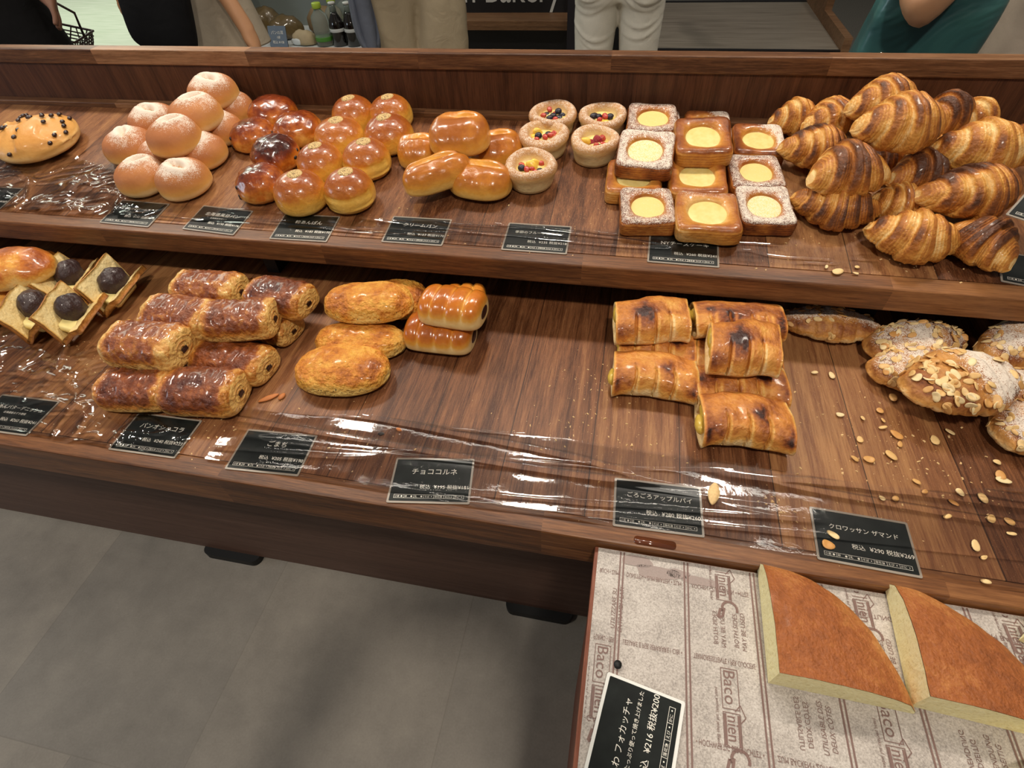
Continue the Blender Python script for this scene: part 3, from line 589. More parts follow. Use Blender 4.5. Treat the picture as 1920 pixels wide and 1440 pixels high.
V, F = rrect(.0075, .0075, .0035, 0, .003); pin = link('pin_head', mesh('pin_head', V, F, M_black)); pin.location = (.0455, .1685, ZT+.0006); tag(pin, 'small black pin head at the top corner of the white-edged price card', 'pin')
# ------------------------------------------------------------------ bread shapes
def revolve(R0, H, nphi=26, na=40, pz=.36, et=.85, eb=.45, seed=0, amp=.03, lump=0):
    """a bun: flat-bottomed dome; returns ring array (nphi,na,3) without the poles, and its z fraction"""
    ph = np.linspace(-np.pi/2, np.pi/2, nphi+2)[1:-1]; a = np.linspace(0, 2*np.pi, na, endpoint=False)
    c = np.cos(ph); s = np.sin(ph); zc = pz*H
    r = np.where(s > 0, np.abs(c)**et, np.abs(c)**eb)*R0
    z = zc+np.where(s > 0, (H-zc)*np.abs(s)**.95, -zc*np.abs(s)**.6)
    A = np.stack([r[:, None]*np.cos(a), r[:, None]*np.sin(a), np.repeat(z[:, None], na, 1)], -1)
    n = fbm(A, 18, seed, 3); k = 1+amp*n
    A[..., 0] *= k; A[..., 1] *= k; A[..., 2] *= 1+amp*.7*fbm(A, 22, seed+3, 2)*(A[..., 2] > zc*.4)
    return A
def closed(A, Z0=None):
    return rings(A, True, A[0].mean(0), A[-1].mean(0))
def loaf(L, W, H, nx=40, na=36, pz=.36, end=2.2, ex=2.2, seed=0, amp=.03, tip=0.0, curve=0, arch=0):
    u = np.linspace(-1, 1, nx+2)[1:-1]; t = np.sin(u*np.pi/2)
    env = np.clip(1-np.abs(t)**end, 0, 1)**(1/end); env = np.maximum(env, tip)
    a = np.linspace(0, 2*np.pi, na, endpoint=False); c, s = np.cos(a), np.sin(a); zc = pz*H
    x = np.repeat((t*L/2)[:, None], na, 1); y = W/2*env[:, None]*sp(c, 2/ex)[None]
    up = (H-zc)*(env**.8)[:, None]*sp(np.maximum(s, 0), 2/ex*.95)[None]; dn = zc*(env**.35)[:, None]*np.maximum(-s, 0)[None]**.55
    z = zc+up-dn; y = y+curve*(t**2)[:, None]; z = z+arch*(t**2)[:, None]
    A = np.stack([x, y, z], -1); n = fbm(A, 20, seed, 3)
    A[..., 1] *= 1+amp*n; A[..., 2] *= 1+amp*.8*n
    return A, t, a
def spot_bake(P, H, lo=.12, hi=.8, seed=0, amp=.12, sc=25):
    return np.clip(sstep(lo, hi, P[:, 2]/H)+amp*fbm(P, sc, seed, 3), 0, 1)
SUGAR = '#E6DACB'
M_sug = bread('dusted_crust', [(0, '#E8C48C'), (.3, '#DCA457'), (.65, '#C68647'), (1, '#AA683A')], .6, 0, 60, .12, 200, .12, SUGAR, 900)
M_rai = bread('raisin_crust', [(0, '#D79B48'), (.3, '#B8651F'), (.62, '#7C3312'), (1, '#3C150C')], .26, .7, 48, .34, 120, .35)
M_bea = bread('bean_crust', [(0, '#E6B858'), (.32, '#D59C3C'), (.64, '#B86C24'), (1, '#8C4417')], .3, .5, 50, .24, 110, .5)
M_cre = bread('cream_crust', [(0, '#EEC36C'), (.38, '#DB9C3E'), (.72, '#C07728'), (1, '#9E581D')], .28, .6, 50, .2, 130, .25)
M_tar = bread('tart_crust', [(0, '#E9D5A0'), (.4, '#DDBB7E'), (.7, '#C4945C'), (1, '#A8733F')], .6, 0, 60, .14, 220, .2, SUGAR, 850)
M_dan = bread('danish_crust', [(0, '#E2B878'), (.38, '#C58638'), (.7, '#9B5722'), (1, '#5C2A15')], .36, .35, 65, .26, 160, .4, SUGAR, 850)
M_cro = bread('croissant_crust', [(0, '#EBC687'), (.26, '#D69A48'), (.55, '#AE6A2A'), (.8, '#7C4722'), (1, '#52301E')], .45, .12, 80, .22, 210, .7)
M_cho = bread('choc_croissant_crust', [(0, '#E3B86C'), (.3, '#BE7A30'), (.6, '#8A471E'), (1, '#4E2013')], .34, .4, 60, .24, 120, 1.0, bdist=.005)
M_ses = bread('sesame_cheese_crust', [(0, '#EBC774'), (.4, '#E2A545'), (.7, '#CA7C2A'), (1, '#965020')], .5, .15, 95, .4, 150, 1.0, bdist=.005, speck=(170, .16, '#2A1A10'))
M_chb = bread('cheese_bun_crust', [(0, '#EBCB86'), (.4, '#E0A24A'), (.7, '#C4722A'), (1, '#96491C')], .36, .4, 70, .36, 150, .5)
M_rol = bread('roll_crust', [(0, '#EFD193'), (.36, '#DDA044'), (.72, '#C16E20'), (1, '#9E5018')], .24, .7, 45, .16, 120, .18)
M_pie = bread('pie_crust', [(0, '#ECD29C'), (.32, '#DFA654'), (.6, '#C47C36'), (.84, '#8A4A24'), (1, '#371B14')], .45, .15, 66, .26, 170, .8)
M_flap = bread('butter_pastry', [(0, '#E8D29A'), (.4, '#DDB468'), (.75, '#BE7E3A'), (1, '#8A5222')], .55, 0, 80, .2, 200, .7, SUGAR, 600)
M_alm = bread('almond_crust', [(0, '#E5C78F'), (.4, '#CC924C'), (.8, '#8E532A'), (1, '#5E3018')], .5, 0, 80, .3, 200, .5, SUGAR, 700)
M_chip = bread('chip_bun_crust', [(0, '#EBCB92'), (.4, '#DFA95E'), (.8, '#CF8F43'), (1, '#B87533')], .5, .1, 60, .15, 160, .25)
M_foc = bread('focaccia_crust', [(0, '#D8A864'), (.3, '#BC7C42'), (.6, '#A05C2E'), (1, '#744022')], .5, .1, 110, .34, 300, .7)
M_crumb = NT('bread_crumb'); _v = M_crumb.noise(M_crumb.obj(), 260, 4, .7)
M_crumb.set(Base_Color=M_crumb.ramp(_v, [(.3, '#D6C68A'), (.45, '#F1E5AE'), (.7, '#F8F0C6')]), Roughness=.9, Normal=M_crumb.bump(_v, .6, .002)); M_crumb = M_crumb.m
M_seed = NT('poppy_seed'); _v = M_seed.n('ShaderNodeTexVoronoi'); _v.inputs['Scale'].default_value = 700; M_seed.l(M_seed.obj(), _v.inputs['Vector'])
M_seed.set(Base_Color=M_seed.ramp(_v.outputs['Distance'], [(.05, '#E8D2A0'), (.45, '#C9A869'), (.75, '#6E5230')]), Roughness=.7, Normal=M_seed.bump(_v.outputs['Distance'], -.9, .001)); M_seed = M_seed.m
M_choc = plain('dark_chocolate', '#2B1410', .35, coat=.3); M_raisin = plain('raisin_skin', '#1E1214', .4, nz=.3)
M_cust = NT('custard'); _v = M_cust.noise(M_cust.obj(), 90, 3)
M_cust.set(Base_Color=M_cust.ramp(_v, [(.3, '#D8C070'), (.7, '#E6D48E')]), Roughness=.42, Normal=M_cust.bump(_v, .15)); M_cust = M_cust.m
M_custs = bread('sugared_custard', [(0, '#D8C070'), (1, '#E6D48E')], .5, 0, 60, .1, 200, .1, '#E8DDC2', 900)
M_blue = plain('blueberry_skin', '#1C1826', .35, nz=.4, nscale=200); M_rasp = plain('raspberry', '#9A1E2C', .3, nz=.4, nscale=500, bump=1.0)
M_red = plain('red_currant', '#B23A2A', .25, coat=.4); M_peach = plain('peach', '#EBC04A', .3, coat=.3); M_anko = plain('red_bean_paste', '#33201F', .5, nz=.35, nscale=130, bump=.9, coat=.15)
M_butter = plain('butter', '#EFDC94', .4); M_apple = plain('cooked_apple', '#D2B04A', .25, coat=.4, nz=.15, nscale=90)
M_flake = NT('almond_flake_tone'); _r = M_flake.n('ShaderNodeObjectInfo').outputs['Random']
M_flake.set(Base_Color=M_flake.ramp(_r, [(0, '#E9D3A2'), (.5, '#E0B878'), (1, '#C98F4C')]), Roughness=.45); M_flake = M_flake.m

def ball(r, m, name, sq=(1, 1, 1), seed=0, amp=0.0, n=14):
    A = revolve(1, 2, n, n+6, .5, 1, 1, seed, 0); A[..., 2] -= 1
    V, F = closed(A); V = V*r*np.array(sq)
    if amp: V *= (1+amp*fbm(V, 1.6/r, seed, 2))[:, None]
    return mesh(name, V, F, m)
PROTO = {}
def proto(kind, dims, variants): PROTO[kind] = (dims, variants)
def T(x, y, z, rx=0, ry=0, rz=0, s=1): return Matrix.Translation((x, y, z)) @ Euler((rx, ry, rz)).to_matrix().to_4x4() @ Matrix.Scale(s, 4)
def surf(A, i, j):
    """point + outward matrix on ring array"""
    nu, nv, _ = A.shape; p = A[i, j]; du = A[min(i+1, nu-1), j]-A[max(i-1, 0), j]; dv = A[i, (j+1) % nv]-A[i, j-1]
    n = np.cross(dv, du); n = n/np.linalg.norm(n)
    cen = A.reshape(-1, 3).mean(0)
    if n@(p-cen) < 0: n = -n
    q = Vector(n).to_track_quat('Z', 'Y').to_matrix().to_4x4(); return p, n, q

# sugar dusted bun
vs = []
for k in range(4):
    rg = random.Random(k); A = revolve(.045, .05, 34, 56, .36, .82, .42, k*11, .035)
    V, F = closed(A); ang = rg.uniform(0, 6.28); d = np.array([math.cos(ang), math.sin(ang)])
    cx, cy = rg.uniform(-.008, .008), rg.uniform(-.004, .010); x = V[:, 0]-cx; y = V[:, 1]-cy
    al = x*d[0]+y*d[1]; ac = -x*d[1]+y*d[0]; r2 = np.hypot(al/1.9, ac)
    top = sstep(.5, .8, V[:, 2]/.05); V[:, 2] -= top*(.014*np.exp(-(r2/.0052)**2)+.006*np.exp(-(ac/.0035)**2)*np.exp(-(al/.022)**2))
    V[:, 2] += top*.0042*np.exp(-((r2-.011)/.006)**2)
    bk = spot_bake(V, .05, .1, .75, k, .1, 22); rr = np.hypot(V[:, 0]-cx, V[:, 1]-cy)
    pw = sstep(.30, .72, V[:, 2]/.05)*np.clip(1.35-rr/.036, 0, 1)*(1.2, 1.02, 1.32, 1.1)[k]+.25*fbm(V, 40, k, 2)
    bk = bk*(1-.75*np.exp(-(r2/.006)**2)*top)
    vs.append([('sugar_dusted_bun', mesh('sugar_dusted_bun', V, F, M_sug, attrs={'bake': bk, 'powder': np.where(r2 < .0045, pw*.5, pw)}), Matrix.Identity(4), [])])
proto('sugar_dusted_bun', (.09, .09, .05), vs)
# raisin bun
vs = []
rais = ball(.0042, M_raisin, 'raisin', (1, .8, .7), 3, .2, 8)
for k in range(4):
    rg = random.Random(k+50); A = revolve(.045, .05, 34, 56, .36, .85, .45, k*13+5, .04)
    dv = 1+.05*fbm(A, 75, k+9, 2); A[..., :2] *= dv[..., None]; A[..., 2] *= 1+.035*fbm(A, 80, k+3, 2)
    V, F = closed(A); b = .16+.55*sstep(.25, .9, V[:, 2]/.05)+.26*fbm(V, 28, k, 3); b = np.where(V[:, 2] < .012, b*.4, b)
    if k == 3: b = b+.35*sstep(.3, .9, V[:, 2]/.05)
    ch = []
    for q in range(7):
        i, j = rg.randrange(8, 22), rg.randrange(56); p, n, Q = surf(A, i, j); ch.append(('raisin', rais, Matrix.Translation(p-n*.0012) @ Q, []))
    vs.append([('raisin_bun', mesh('raisin_bun', V, F, M_rai, attrs={'bake': np.clip(b, 0, 1)}), Matrix.Identity(4), ch)])
proto('raisin_bun', (.09, .09, .05), vs)
# seeded bean bun
vs = []
for k in range(4):
    A = revolve(.0435, .055, 36, 60, .34, .86, .42, k*17+2, .025)
    V, F = closed(A); b = .02+.92*sstep(.16, .95, V[:, 2]/.055)+.1*fbm(V, 24, k, 3)
    if k == 3:
        ring = np.abs(V[:, 2]/.055-.52-.05*fbm(V, 30, 4, 2)); side = (V[:, 1] < -.01); w = np.exp(-(ring/.035)**2)*side
        V[:, :2] *= (1-.045*w)[:, None]; b = b-.4*w-.25*side*(V[:, 2]/.055 < .5)
        V[:, 0] += .0016*np.sin(V[:, 2]*700)*side*(V[:, 2] < .028)
    cx, cy = (.002*k-.003, .004); sel = np.hypot(A[..., 0]-cx, A[..., 1]-cy)
    # seed patch: conformal cap just above the crust
    tt_ = np.linspace(0, 2*np.pi, 22, endpoint=False); G = []
    prof = A[:, :, 2].max(1); rad = np.hypot(A[..., 0], A[..., 1]).mean(1)
    for f in (1.0, .93, .7, .4, .1):
        rr = .0135*f*(1+.12*vn(np.c_[np.cos(tt_), np.sin(tt_), 0*tt_], 1.6, k)); px, py = cx+rr*np.cos(tt_), cy+rr*np.sin(tt_)
        zz = np.interp(-np.hypot(px, py), -rad[14:], A[14:, :, 2].mean(1)); G.append(np.c_[px, py, zz+(-.0012 if f == 1 else .0008+.0005*vn(np.c_[px, py, zz], 500, k))])
    Vs, Fs = rings(np.array(G), True, None, G[-1].mean(0))
    vs.append([('bean_bun', mesh('bean_bun', V, F, M_bea, attrs={'bake': np.clip(b, 0, 1)}), Matrix.Identity(4), [('seed_topping', mesh('seed_topping', Vs, Fs, M_seed), Matrix.Identity(4), [])])])
proto('bean_bun', (.087, .087, .055), vs)
# cream bread
vs = []
for k in range(3):
    A, t, a = loaf(.11, .075, .047, 44, 44, .36, 2.5, 2.1, k*5+1, .03)
    V, F = closed(A); top = sstep(.55, .9, V[:, 2]/.047); yy = V[:, 1]-(.008 if k else .004)-.004*vn(V, 30, k)
    crease = np.exp(-(yy/.0032)**2)*np.clip(1-np.abs(V[:, 0])/(.05 if k == 2 else .038), 0, 1)*top
    V[:, 2] -= .011*crease; side = np.exp(-((yy-.009)/.006)**2)*top
    V[:, 2] += .0034*side+.0016*fbm(V*np.array([.5, 1.5, 1]), 60, k+31, 2)*top; b = .06+.9*sstep(.14, .85, V[:, 2]/.047)+.14*fbm(V, 26, k, 3)-.6*np.exp(-((yy-.003)/.006)**2)*top*np.clip(1-np.abs(V[:, 0])/.05, 0, 1)
    V[:, 1] += .0012*np.sin(V[:, 0]*260+k)*(V[:, 1] < 0)*sstep(.5, .9, V[:, 2]/.047)
    vs.append([('cream_bread', mesh('cream_bread', V, F, M_cre, attrs={'bake': np.clip(b, 0, 1)}), Matrix.Identity(4), [])])
proto('cream_bread', (.11, .075, .047), vs)
# fruit cup bread
bb = ball(.0058, M_blue, 'blueberry', (1, 1, .9), 1, .03, 10); rb = ball(.0075, M_rasp, 'raspberry', (1, 1, 1.15), 2, .16, 14)
rc = ball(.0052, M_red, 'red_berry', (1.1, .9, .8), 3, .12, 8); pc = ball(.009, M_peach, 'peach_piece', (1.2, .8, .55), 4, .1, 10)
def profile(R, H, prof, na=64, square=0, nsq=5.0, seed=0, amp=.01, yaw=0):
    a = np.linspace(0, 2*np.pi, na, endpoint=False); sq = (np.abs(np.cos(a))**nsq+np.abs(np.sin(a))**nsq)**(-1/nsq); out = []
    for r, z, q in prof:
        rad = R*r*(1+(sq-1)*q*square); out.append(np.stack([rad*np.cos(a), rad*np.sin(a), np.full(na, z*H)], -1))
    A = np.array(out); k = 1+amp*fbm(A, 24, seed, 3); A[..., 0] *= k; A[..., 1] *= k; return A
vs = []
fills = [[(bb, -.010, .006), (bb, -.004, -.008), (bb, .008, .008), (bb, .010, -.003), (bb, .001, -.001), (rc, -.014, -.004), (rc, .002, .010), (rc, .005, -.011), (rc, -.006, .013), (bb, .014, .004)],
         [(bb, -.012, .008), (bb, -.006, .000), (bb, -.014, -.003), (bb, .012, .005), (rc, .003, .003), (rc, .004, -.005), (pc, .004, -.012), (rc, -.004, -.009), (bb, .011, -.004)],
         [(pc, -.013, .003), (pc, -.010, .008), (bb, -.008, -.003), (bb, .002, .001), (bb, .006, .004), (rc, .009, -.002), (rc, .013, .004), (rc, -.010, -.010), (rc, .002, -.007), (rc, .014, .010)],
         [(rb, -.007, -.002), (rb, .004, .005), (rc, .011, .004), (rc, .012, -.004), (rc, .002, -.011), (pc, -.014, -.004), (bb, .006, -.011), (rc, .010, .010)],
         [(pc, -.005, .004), (pc, .006, .006), (pc, .002, -.002), (rc, -.013, .007), (rc, .014, .007), (bb, -.012, -.007), (bb, .013, -.007), (rc, .002, -.006), (rc, -.005, -.010), (rc, .008, -.011), (rc, -.012, .000)]]
for k in range(5):
    pr = [(.30, 0, 0), (.76, 0, 0), (.82, .05, 0), (.85, .2, 0), (.89, .40, 0), (.94, .56, 0), (1.0, .70, 0), (1.01, .80, 0), (.98, .90, 0), (.9, .98, 0), (.8, 1.0, 0), (.7, .97, 0), (.61, .88, 0), (.56, .74, 0), (.5, .66, 0), (.25, .64, 0)]
    A = profile(.0445, .05, pr, 60, 0, seed=k*3, amp=.035); a = np.linspace(0, 2*np.pi, 60, endpoint=False)
    A[..., 2] += .0016*fbm(A, 40, k, 2)*(A[..., 2] > .03); A[5:, :, 2] += .0022*np.sin(a*2+k)
    if k in (2, 3): A[10:14, :, :2] *= (1-.18*np.maximum(0, np.cos(a-(1.9 if k == 2 else .6)-3.1)))[None, :, None]
    V, F = closed(A); b = np.repeat(np.array([0, 0, .03, .06, .1, .16, .42, .75, .95, 1.0, 1.0, .9, .7, .45, .25, .2]), 60); b = np.r_[b, 0, .2]+.1*fbm(V, 30, k, 3)
    pw = np.r_[np.repeat(np.array([0, 0, 0, 0, 0, 0, .1, .35, .55, .68, .7, .62, .5, .2, 0, 0]), 60), 0, 0]
    ch = [({id(bb): 'blueberry', id(rb): 'raspberry', id(rc): 'red_berry', id(pc): 'peach_piece'}[id(m)], m, T(x*1.22, y*1.22, .0335+.0035*((i*7) % 3), i, i*2, i*3, 1.15), []) for i, (m, x, y) in enumerate(fills[k])]
    Vd, Fd = closed(profile(.0445, .05, [(.2, .60, 0), (.56, .62, 0), (.58, .70, 0), (.3, .74, 0)], 24, 0, seed=k, amp=.05))
    ch.append(('custard_filling', mesh('custard_filling', Vd, Fd, M_cust), Matrix.Identity(4), []))
    vs.append([('fruit_tart', mesh('fruit_tart', V, F, M_tar, attrs={'bake': np.clip(b, 0, 1), 'powder': pw}), Matrix.Identity(4), ch)])
proto('fruit_tart', (.089, .089, .05), vs)
# cheese danish
vs = []
for k in range(5):
    pr = [(.3, 0, 0), (.92, 0, 1)]
    nl = 11
    for i in range(nl): pr.append((.985+.022*(i % 2)-.03*(i/nl-.5)**2, .05+.72*i/(nl-1), 1))
    pr += [(.965, .86, 1), (.92, .95, 1), (.85, 1.0, 1), (.77, .99, .9), (.70, .96, .6), (.645, .90, .25), (.615, .80, .1), (.60, .66, 0), (.3, .64, 0)]
    A = profile(.0405, .034, pr, 72, 1, 9, seed=k*9, amp=.045); R = np.array([p[0] for p in pr])
    A[2:, :, 2] *= 1+.06*fbm(A[2:], 30, k+4, 2); A[..., :2] *= (1+.03*vn(A*np.array([1, 1, .3]), 26, k+40))[..., None]; A[..., 2] += .006*(np.abs(A[..., 0]*A[..., 1])/.0012)*np.clip(A[..., 2]/.034, 0, 1)*.35
    A[2:13, :, 2] += .0016*fbm(A[2:13]*np.array([1, 1, 0]), 45, k, 2)
    V, F = closed(A)
    bk = np.array([.1, .1]+[.35+.22*(i % 2)+.12*i/nl for i in range(nl)]+[.75, .85, .8, .7, .55, .4, .3, .2, .2]); dark = (-.02, .10, .26, .32, -.12)[k]
    b = np.r_[np.repeat(bk, 72), .1, .2]+.18*fbm(V, 32, k, 3)+dark*np.r_[np.repeat(R > .5, 72), 0, 0]
    pwv = (0, .35, .72, .85, .18)[k]; pb = np.array([0, 0]+[0]*6+[.2]*3+[.35]*2+[.8, .95, 1, 1, .95, .7, .3, 0, 0]); pw = np.r_[np.repeat(pb, 72), 0, 0]*pwv
    if k == 1: pw = pw*2.6*sstep(-.01, .03, V[:, 0]+.3*V[:, 1])
    if k == 4: pw = pw*3.0*sstep(.01, .035, V[:, 1])
    Vd, Fd = closed(profile(.0405, .034, [(.3, .64, 0), (.60, .66, 0), (.625, .735, .05), (.59, .76, 0), (.4, .775, 0), (.15, .78, 0)], 48, 0, seed=k, amp=.02))
    cu = mesh('custard_filling', Vd, Fd, M_custs if k in (2, 3) else M_cust, attrs={'bake': np.full(len(Vd), .5), 'powder': np.full(len(Vd), (.0, .0, .38, .72, 0)[k])})
    vs.append([('cheese_danish', mesh('cheese_danish', V, F, M_dan, attrs={'bake': np.clip(b, 0, 1), 'powder': np.clip(pw, 0, 1.1)}), Matrix.Identity(4), [('custard_filling', cu, Matrix.Identity(4), [])])])
proto('cheese_danish', (.081, .081, .034), vs)
# croissant
def croissant_shape(L, W, H, k, nx=230, na=56, seg_n=7, curve=.012, tip=.16, step=.24, slant=.13):
    u = np.linspace(-1, 1, nx); t = u; a = np.linspace(0, 2*np.pi, na, endpoint=False)
    Tm, Am = np.meshgrid(t, a, indexing='ij'); rg = random.Random(k*3+1); cs = np.stack([np.cos(Am), np.sin(Am), Tm*1.5], -1)
    tw = Tm+slant*np.cos(Am-.5-.3*k)*np.tanh(Tm*5)+.035*vn(cs, 1.1, k)+.012*vn(cs, 3.5, k+1)
    env = tip+(1-tip)*np.clip(1-np.abs(Tm)**1.6, 0, 1)**.85
    n2 = seg_n/2; sfr = np.abs(tw)*n2+.42; idx = np.floor(sfr); fr = sfr-idx           # 0 just outside a step, 1 at its outer lip
    bul = np.where(fr < .86, .25+.75*sstep(-.1, .62, fr), 1-.75*sstep(.86, 1.0, fr)); r = env*(1+step*(bul-.6))
    c, s = np.cos(Am), np.sin(Am); zc = .4*H
    r = r*(.30+.70*np.sqrt(np.clip(sstep(1.0, .92, np.abs(Tm)), 0, 1)))*(1+.05*fbm(cs, 1.6, k+4, 2))
    y = W/2*r*c; z = zc+np.where(s > 0, (H-zc)*r*s, -zc*np.minimum(r, .95)*np.abs(s)**.7)+(1-env)*-.10*H
    y = y+curve*Tm**2; x = L/2*Tm*(1-.02*s)
    A = np.stack([x, y, z], -1); q = A*np.array([.6, 1, 1])
    fine = np.sin(fr*34+3*vn(A, 45, k)); A[..., 1:] += (.0009*fbm(A, 110, k, 2)+.00035*fine*(fr < .55))[..., None]
    top = sstep(-.35, .55, s)
    b = .46+.14*sstep(.1, .6, fr)*(fr < .93)+.50*fbm(q, 26, k+2, 3)*(.4+.6*top)+.24*top*sstep(.35, .8, fr)*(fr < .9)
    b = b-.22*sstep(.92, .985, fr)-.16*(fine > .45)*(fr < .62)-.30*sstep(.78, .98, np.abs(Tm)); b = b*(.5+.5*sstep(-.6, .3, s))
    return A, np.clip(b, 0, 1)
vs = []
for k in range(4):
    A, b = croissant_shape(.125, .075, .058, k, curve=(.014, .008, -.012, .018)[k], seg_n=(5.4, 6, 5, 6.6)[k], tip=(.13, .11, .14, .10)[k])
    V, F = closed(A); bb2 = np.r_[b.ravel(), .2, .2]; V[:, 2] -= V[:, 2].min()
    vs.append([('croissant', mesh('croissant', V, F, M_cro, attrs={'bake': bb2+(.0, .04, -.03, .12)[k]}), Matrix.Identity(4), [])])
proto('croissant', (.125, .078, .058), vs)
# chocolate croissant: a rolled slab with spiral ends
def spiral_end(x, W, H, sgn, m, name):
    th = np.linspace(0, 4.6*np.pi, 70); r = .10+.80*(th/th[-1]); P = np.c_[np.zeros(70), r*W*.40*np.cos(th), .48*H+r*H*.38*np.sin(th)]
    V, F = tube(P, np.full(70, .0019), 6); V[:, 0] = V[:, 0]*.9+x+sgn*.0012*0; return V, F
vs = []
for k in range(4):
    A, t, a = loaf(.11, .07, .045, 54, 46, .42, 7.0, 2.6, k*7+3, .03)
    V, F = closed(A)
    V[:, 2] += sstep(.4, .8, V[:, 2]/.045)*.0018*fbm(V*np.array([1, 1.6, 1]), 95, k, 2); V[:, 1] *= 1+.035*fbm(V, 60, k+5, 2); rn = np.clip(1-1.6*np.abs(fbm(V*np.array([1.3, .8, 1]), 75, k+21, 2)), 0, 1); tp = sstep(.35, .7, V[:, 2]/.045); V[:, 2] += .0022*rn*tp
    ax = np.abs(V[:, 0])/.055; b = .15+.8*sstep(.2, .72, V[:, 2]/.045)+.16*fbm(V, 30, k, 3); edge = sstep(.60, .92, ax+.08*vn(V, 40, k))
    lay = .5+.5*np.sin(V[:, 2]*1500+V[:, 1]*350); b = b*(1-.62*edge)+edge*.10*lay; b = np.where(ax > .985, .06, b)-.28*rn**3*tp
    V[:, 0] *= 1-.03*np.exp(-((V[:, 1])**2+(V[:, 2]-.02)**2)/.0002)*(ax > .9)
    ch = []
    for sgn in (-1, 1):
        ce = (A[-1] if sgn > 0 else A[0]); x = ce[:, 0].mean()*1.0
        Vs, Fs = spiral_end(x-sgn*.0016, .058, .043, sgn, M_cho, 'rolled_end'); Vs[:, 2] = .0225+(Vs[:, 2]-.48*.043)
        ch.append(('rolled_end', mesh('rolled_end', Vs, Fs, M_cho, attrs={'bake': np.clip(.1+.16*vn(Vs, 220, k), 0, 1)}), Matrix.Identity(4), []))
        Vc, Fc = boxvf(x-.004 if sgn > 0 else x-.001, x+.001 if sgn > 0 else x+.004, -.005, .005, .017, .0225)
        ch.append(('chocolate_stick', mesh('chocolate_stick', Vc, Fc, M_choc, smooth=False), Matrix.Identity(4), []))
    vs.append([('chocolate_croissant', mesh('chocolate_croissant', V, F, M_cho, attrs={'bake': np.clip(b+(-.2, .0, -.08, -.14)[k], 0, 1)}), Matrix.Identity(4), ch)])
proto('chocolate_croissant', (.11, .07, .045), vs)
# sesame cheese bread
vs = []
for k in range(3):
    A, t, a = loaf(.14, .098, .046, 60, 56, .36, 2.3, 2.15, k*5+2, .035)
    A = A*(1+.02*fbm(A, 110, k, 3)*(A[..., 2] > .012))[..., None]
    V, F = closed(A); b = .1+.55*sstep(.2, .8, V[:, 2]/.046)+.28*fbm(V, 45, k, 3)
    vs.append([('sesame_cheese_bread', mesh('sesame_cheese_bread', V, F, M_ses, attrs={'bake': np.clip(b, 0, 1), 'speck': ((V[:, 2] < .026)*1.0)}), Matrix.Identity(4), [])])
proto('sesame_cheese_bread', (.14, .098, .046), vs)
# cheese bun and chip bun
vs = []
for k in range(2):
    A, t, a = loaf(.13, .1, .05, 50, 46, .34, 1.9, 2.0, k*5+8, .05); V, F = closed(A)
    V[:, 2] += sstep(.4, .8, V[:, 2]/.05)*.0035*fbm(V, 48, k, 2); b = .05+.75*sstep(.15, .7, V[:, 2]/.05)+.2*fbm(V, 30, k, 3)
    b -= .6*np.exp(-(((V[:, 0]+.01)/.02)**2+((V[:, 1]+.02)/.018)**2))+.35*np.exp(-(((V[:, 0]-.03)/.01)**2+((V[:, 1]+.03)/.02)**2))
    vs.append([('cheese_bun', mesh('cheese_bun', V, F, M_chb, attrs={'bake': np.clip(b, 0, 1)}), Matrix.Identity(4), [])])
proto('cheese_bun', (.13, .1, .05), vs)
A, t, a = loaf(.135, .105, .055, 50, 46, .36, 2.1, 2.1, 4, .03); V, F = closed(A); V[:, 2] += sstep(.35, .7, V[:, 2]/.055)*.003*np.sign(fbm(V, 30, 3, 2))
b = .15+.55*sstep(.1, .8, V[:, 2]/.055)+.12*fbm(V, 26, 3, 3); lipm = np.exp(-((V[:, 2]/.055-.42-.08*vn(V, 30, 2))/.04)**2); b = b-.1*lipm; V[:, :2] *= (1+.03*lipm)[:, None]
chipm = ball(.0036, M_choc, 'chocolate_chip', (1, 1, .8), 1, .1, 8); rg = random.Random(5); ch = []
for q in range(38):
    i, j = rg.randrange(3, 47), rg.randrange(1, 22); p, n, Q = surf(A, i, j)
    if n[2] < .2: continue
    ch.append(('chocolate_chip', chipm, Matrix.Translation(p+n*.001) @ Q, []))
proto('chip_bun', (.135, .105, .055), [[('chip_bun', mesh('chip_bun', V, F, M_chip, attrs={'bake': np.clip(b, 0, 1)}), Matrix.Identity(4), ch)]])
# filled roll: four lobes, open dark ends
vs = []
for k in range(2):
    A, t, a = loaf(.105, .07, .047, 80, 44, .38, 5, 2.2, k*3+6, .02)
    lob = np.abs(np.sin((A[..., 0]/.105+.5)*np.pi*4)); up = sstep(.1, .5, A[..., 2]/.047)
    A[..., 1] *= 1-.05*(1-lob)**2*up; A[..., 2] *= 1-.09*(1-lob)**2*up
    V, F = closed(A); b = .02+.9*sstep(.25, .8, V[:, 2]/.047)+.1*fbm(V, 26, k, 3)-.25*(1-np.r_[lob.ravel(), 1, 1])**3-(.0, .18)[k]
    ch = [('dark_filling', ball(.0145, M_choc, 'dark_filling', (.3, 1, .62), 2, .05, 10), T(.0505, .0, .021), [])]
    vs.append([('filled_roll', mesh('filled_roll', V, F, M_rol, attrs={'bake': np.clip(b, 0, 1)}), Matrix.Identity(4), ch)])
proto('filled_roll', (.105, .07, .047), vs)
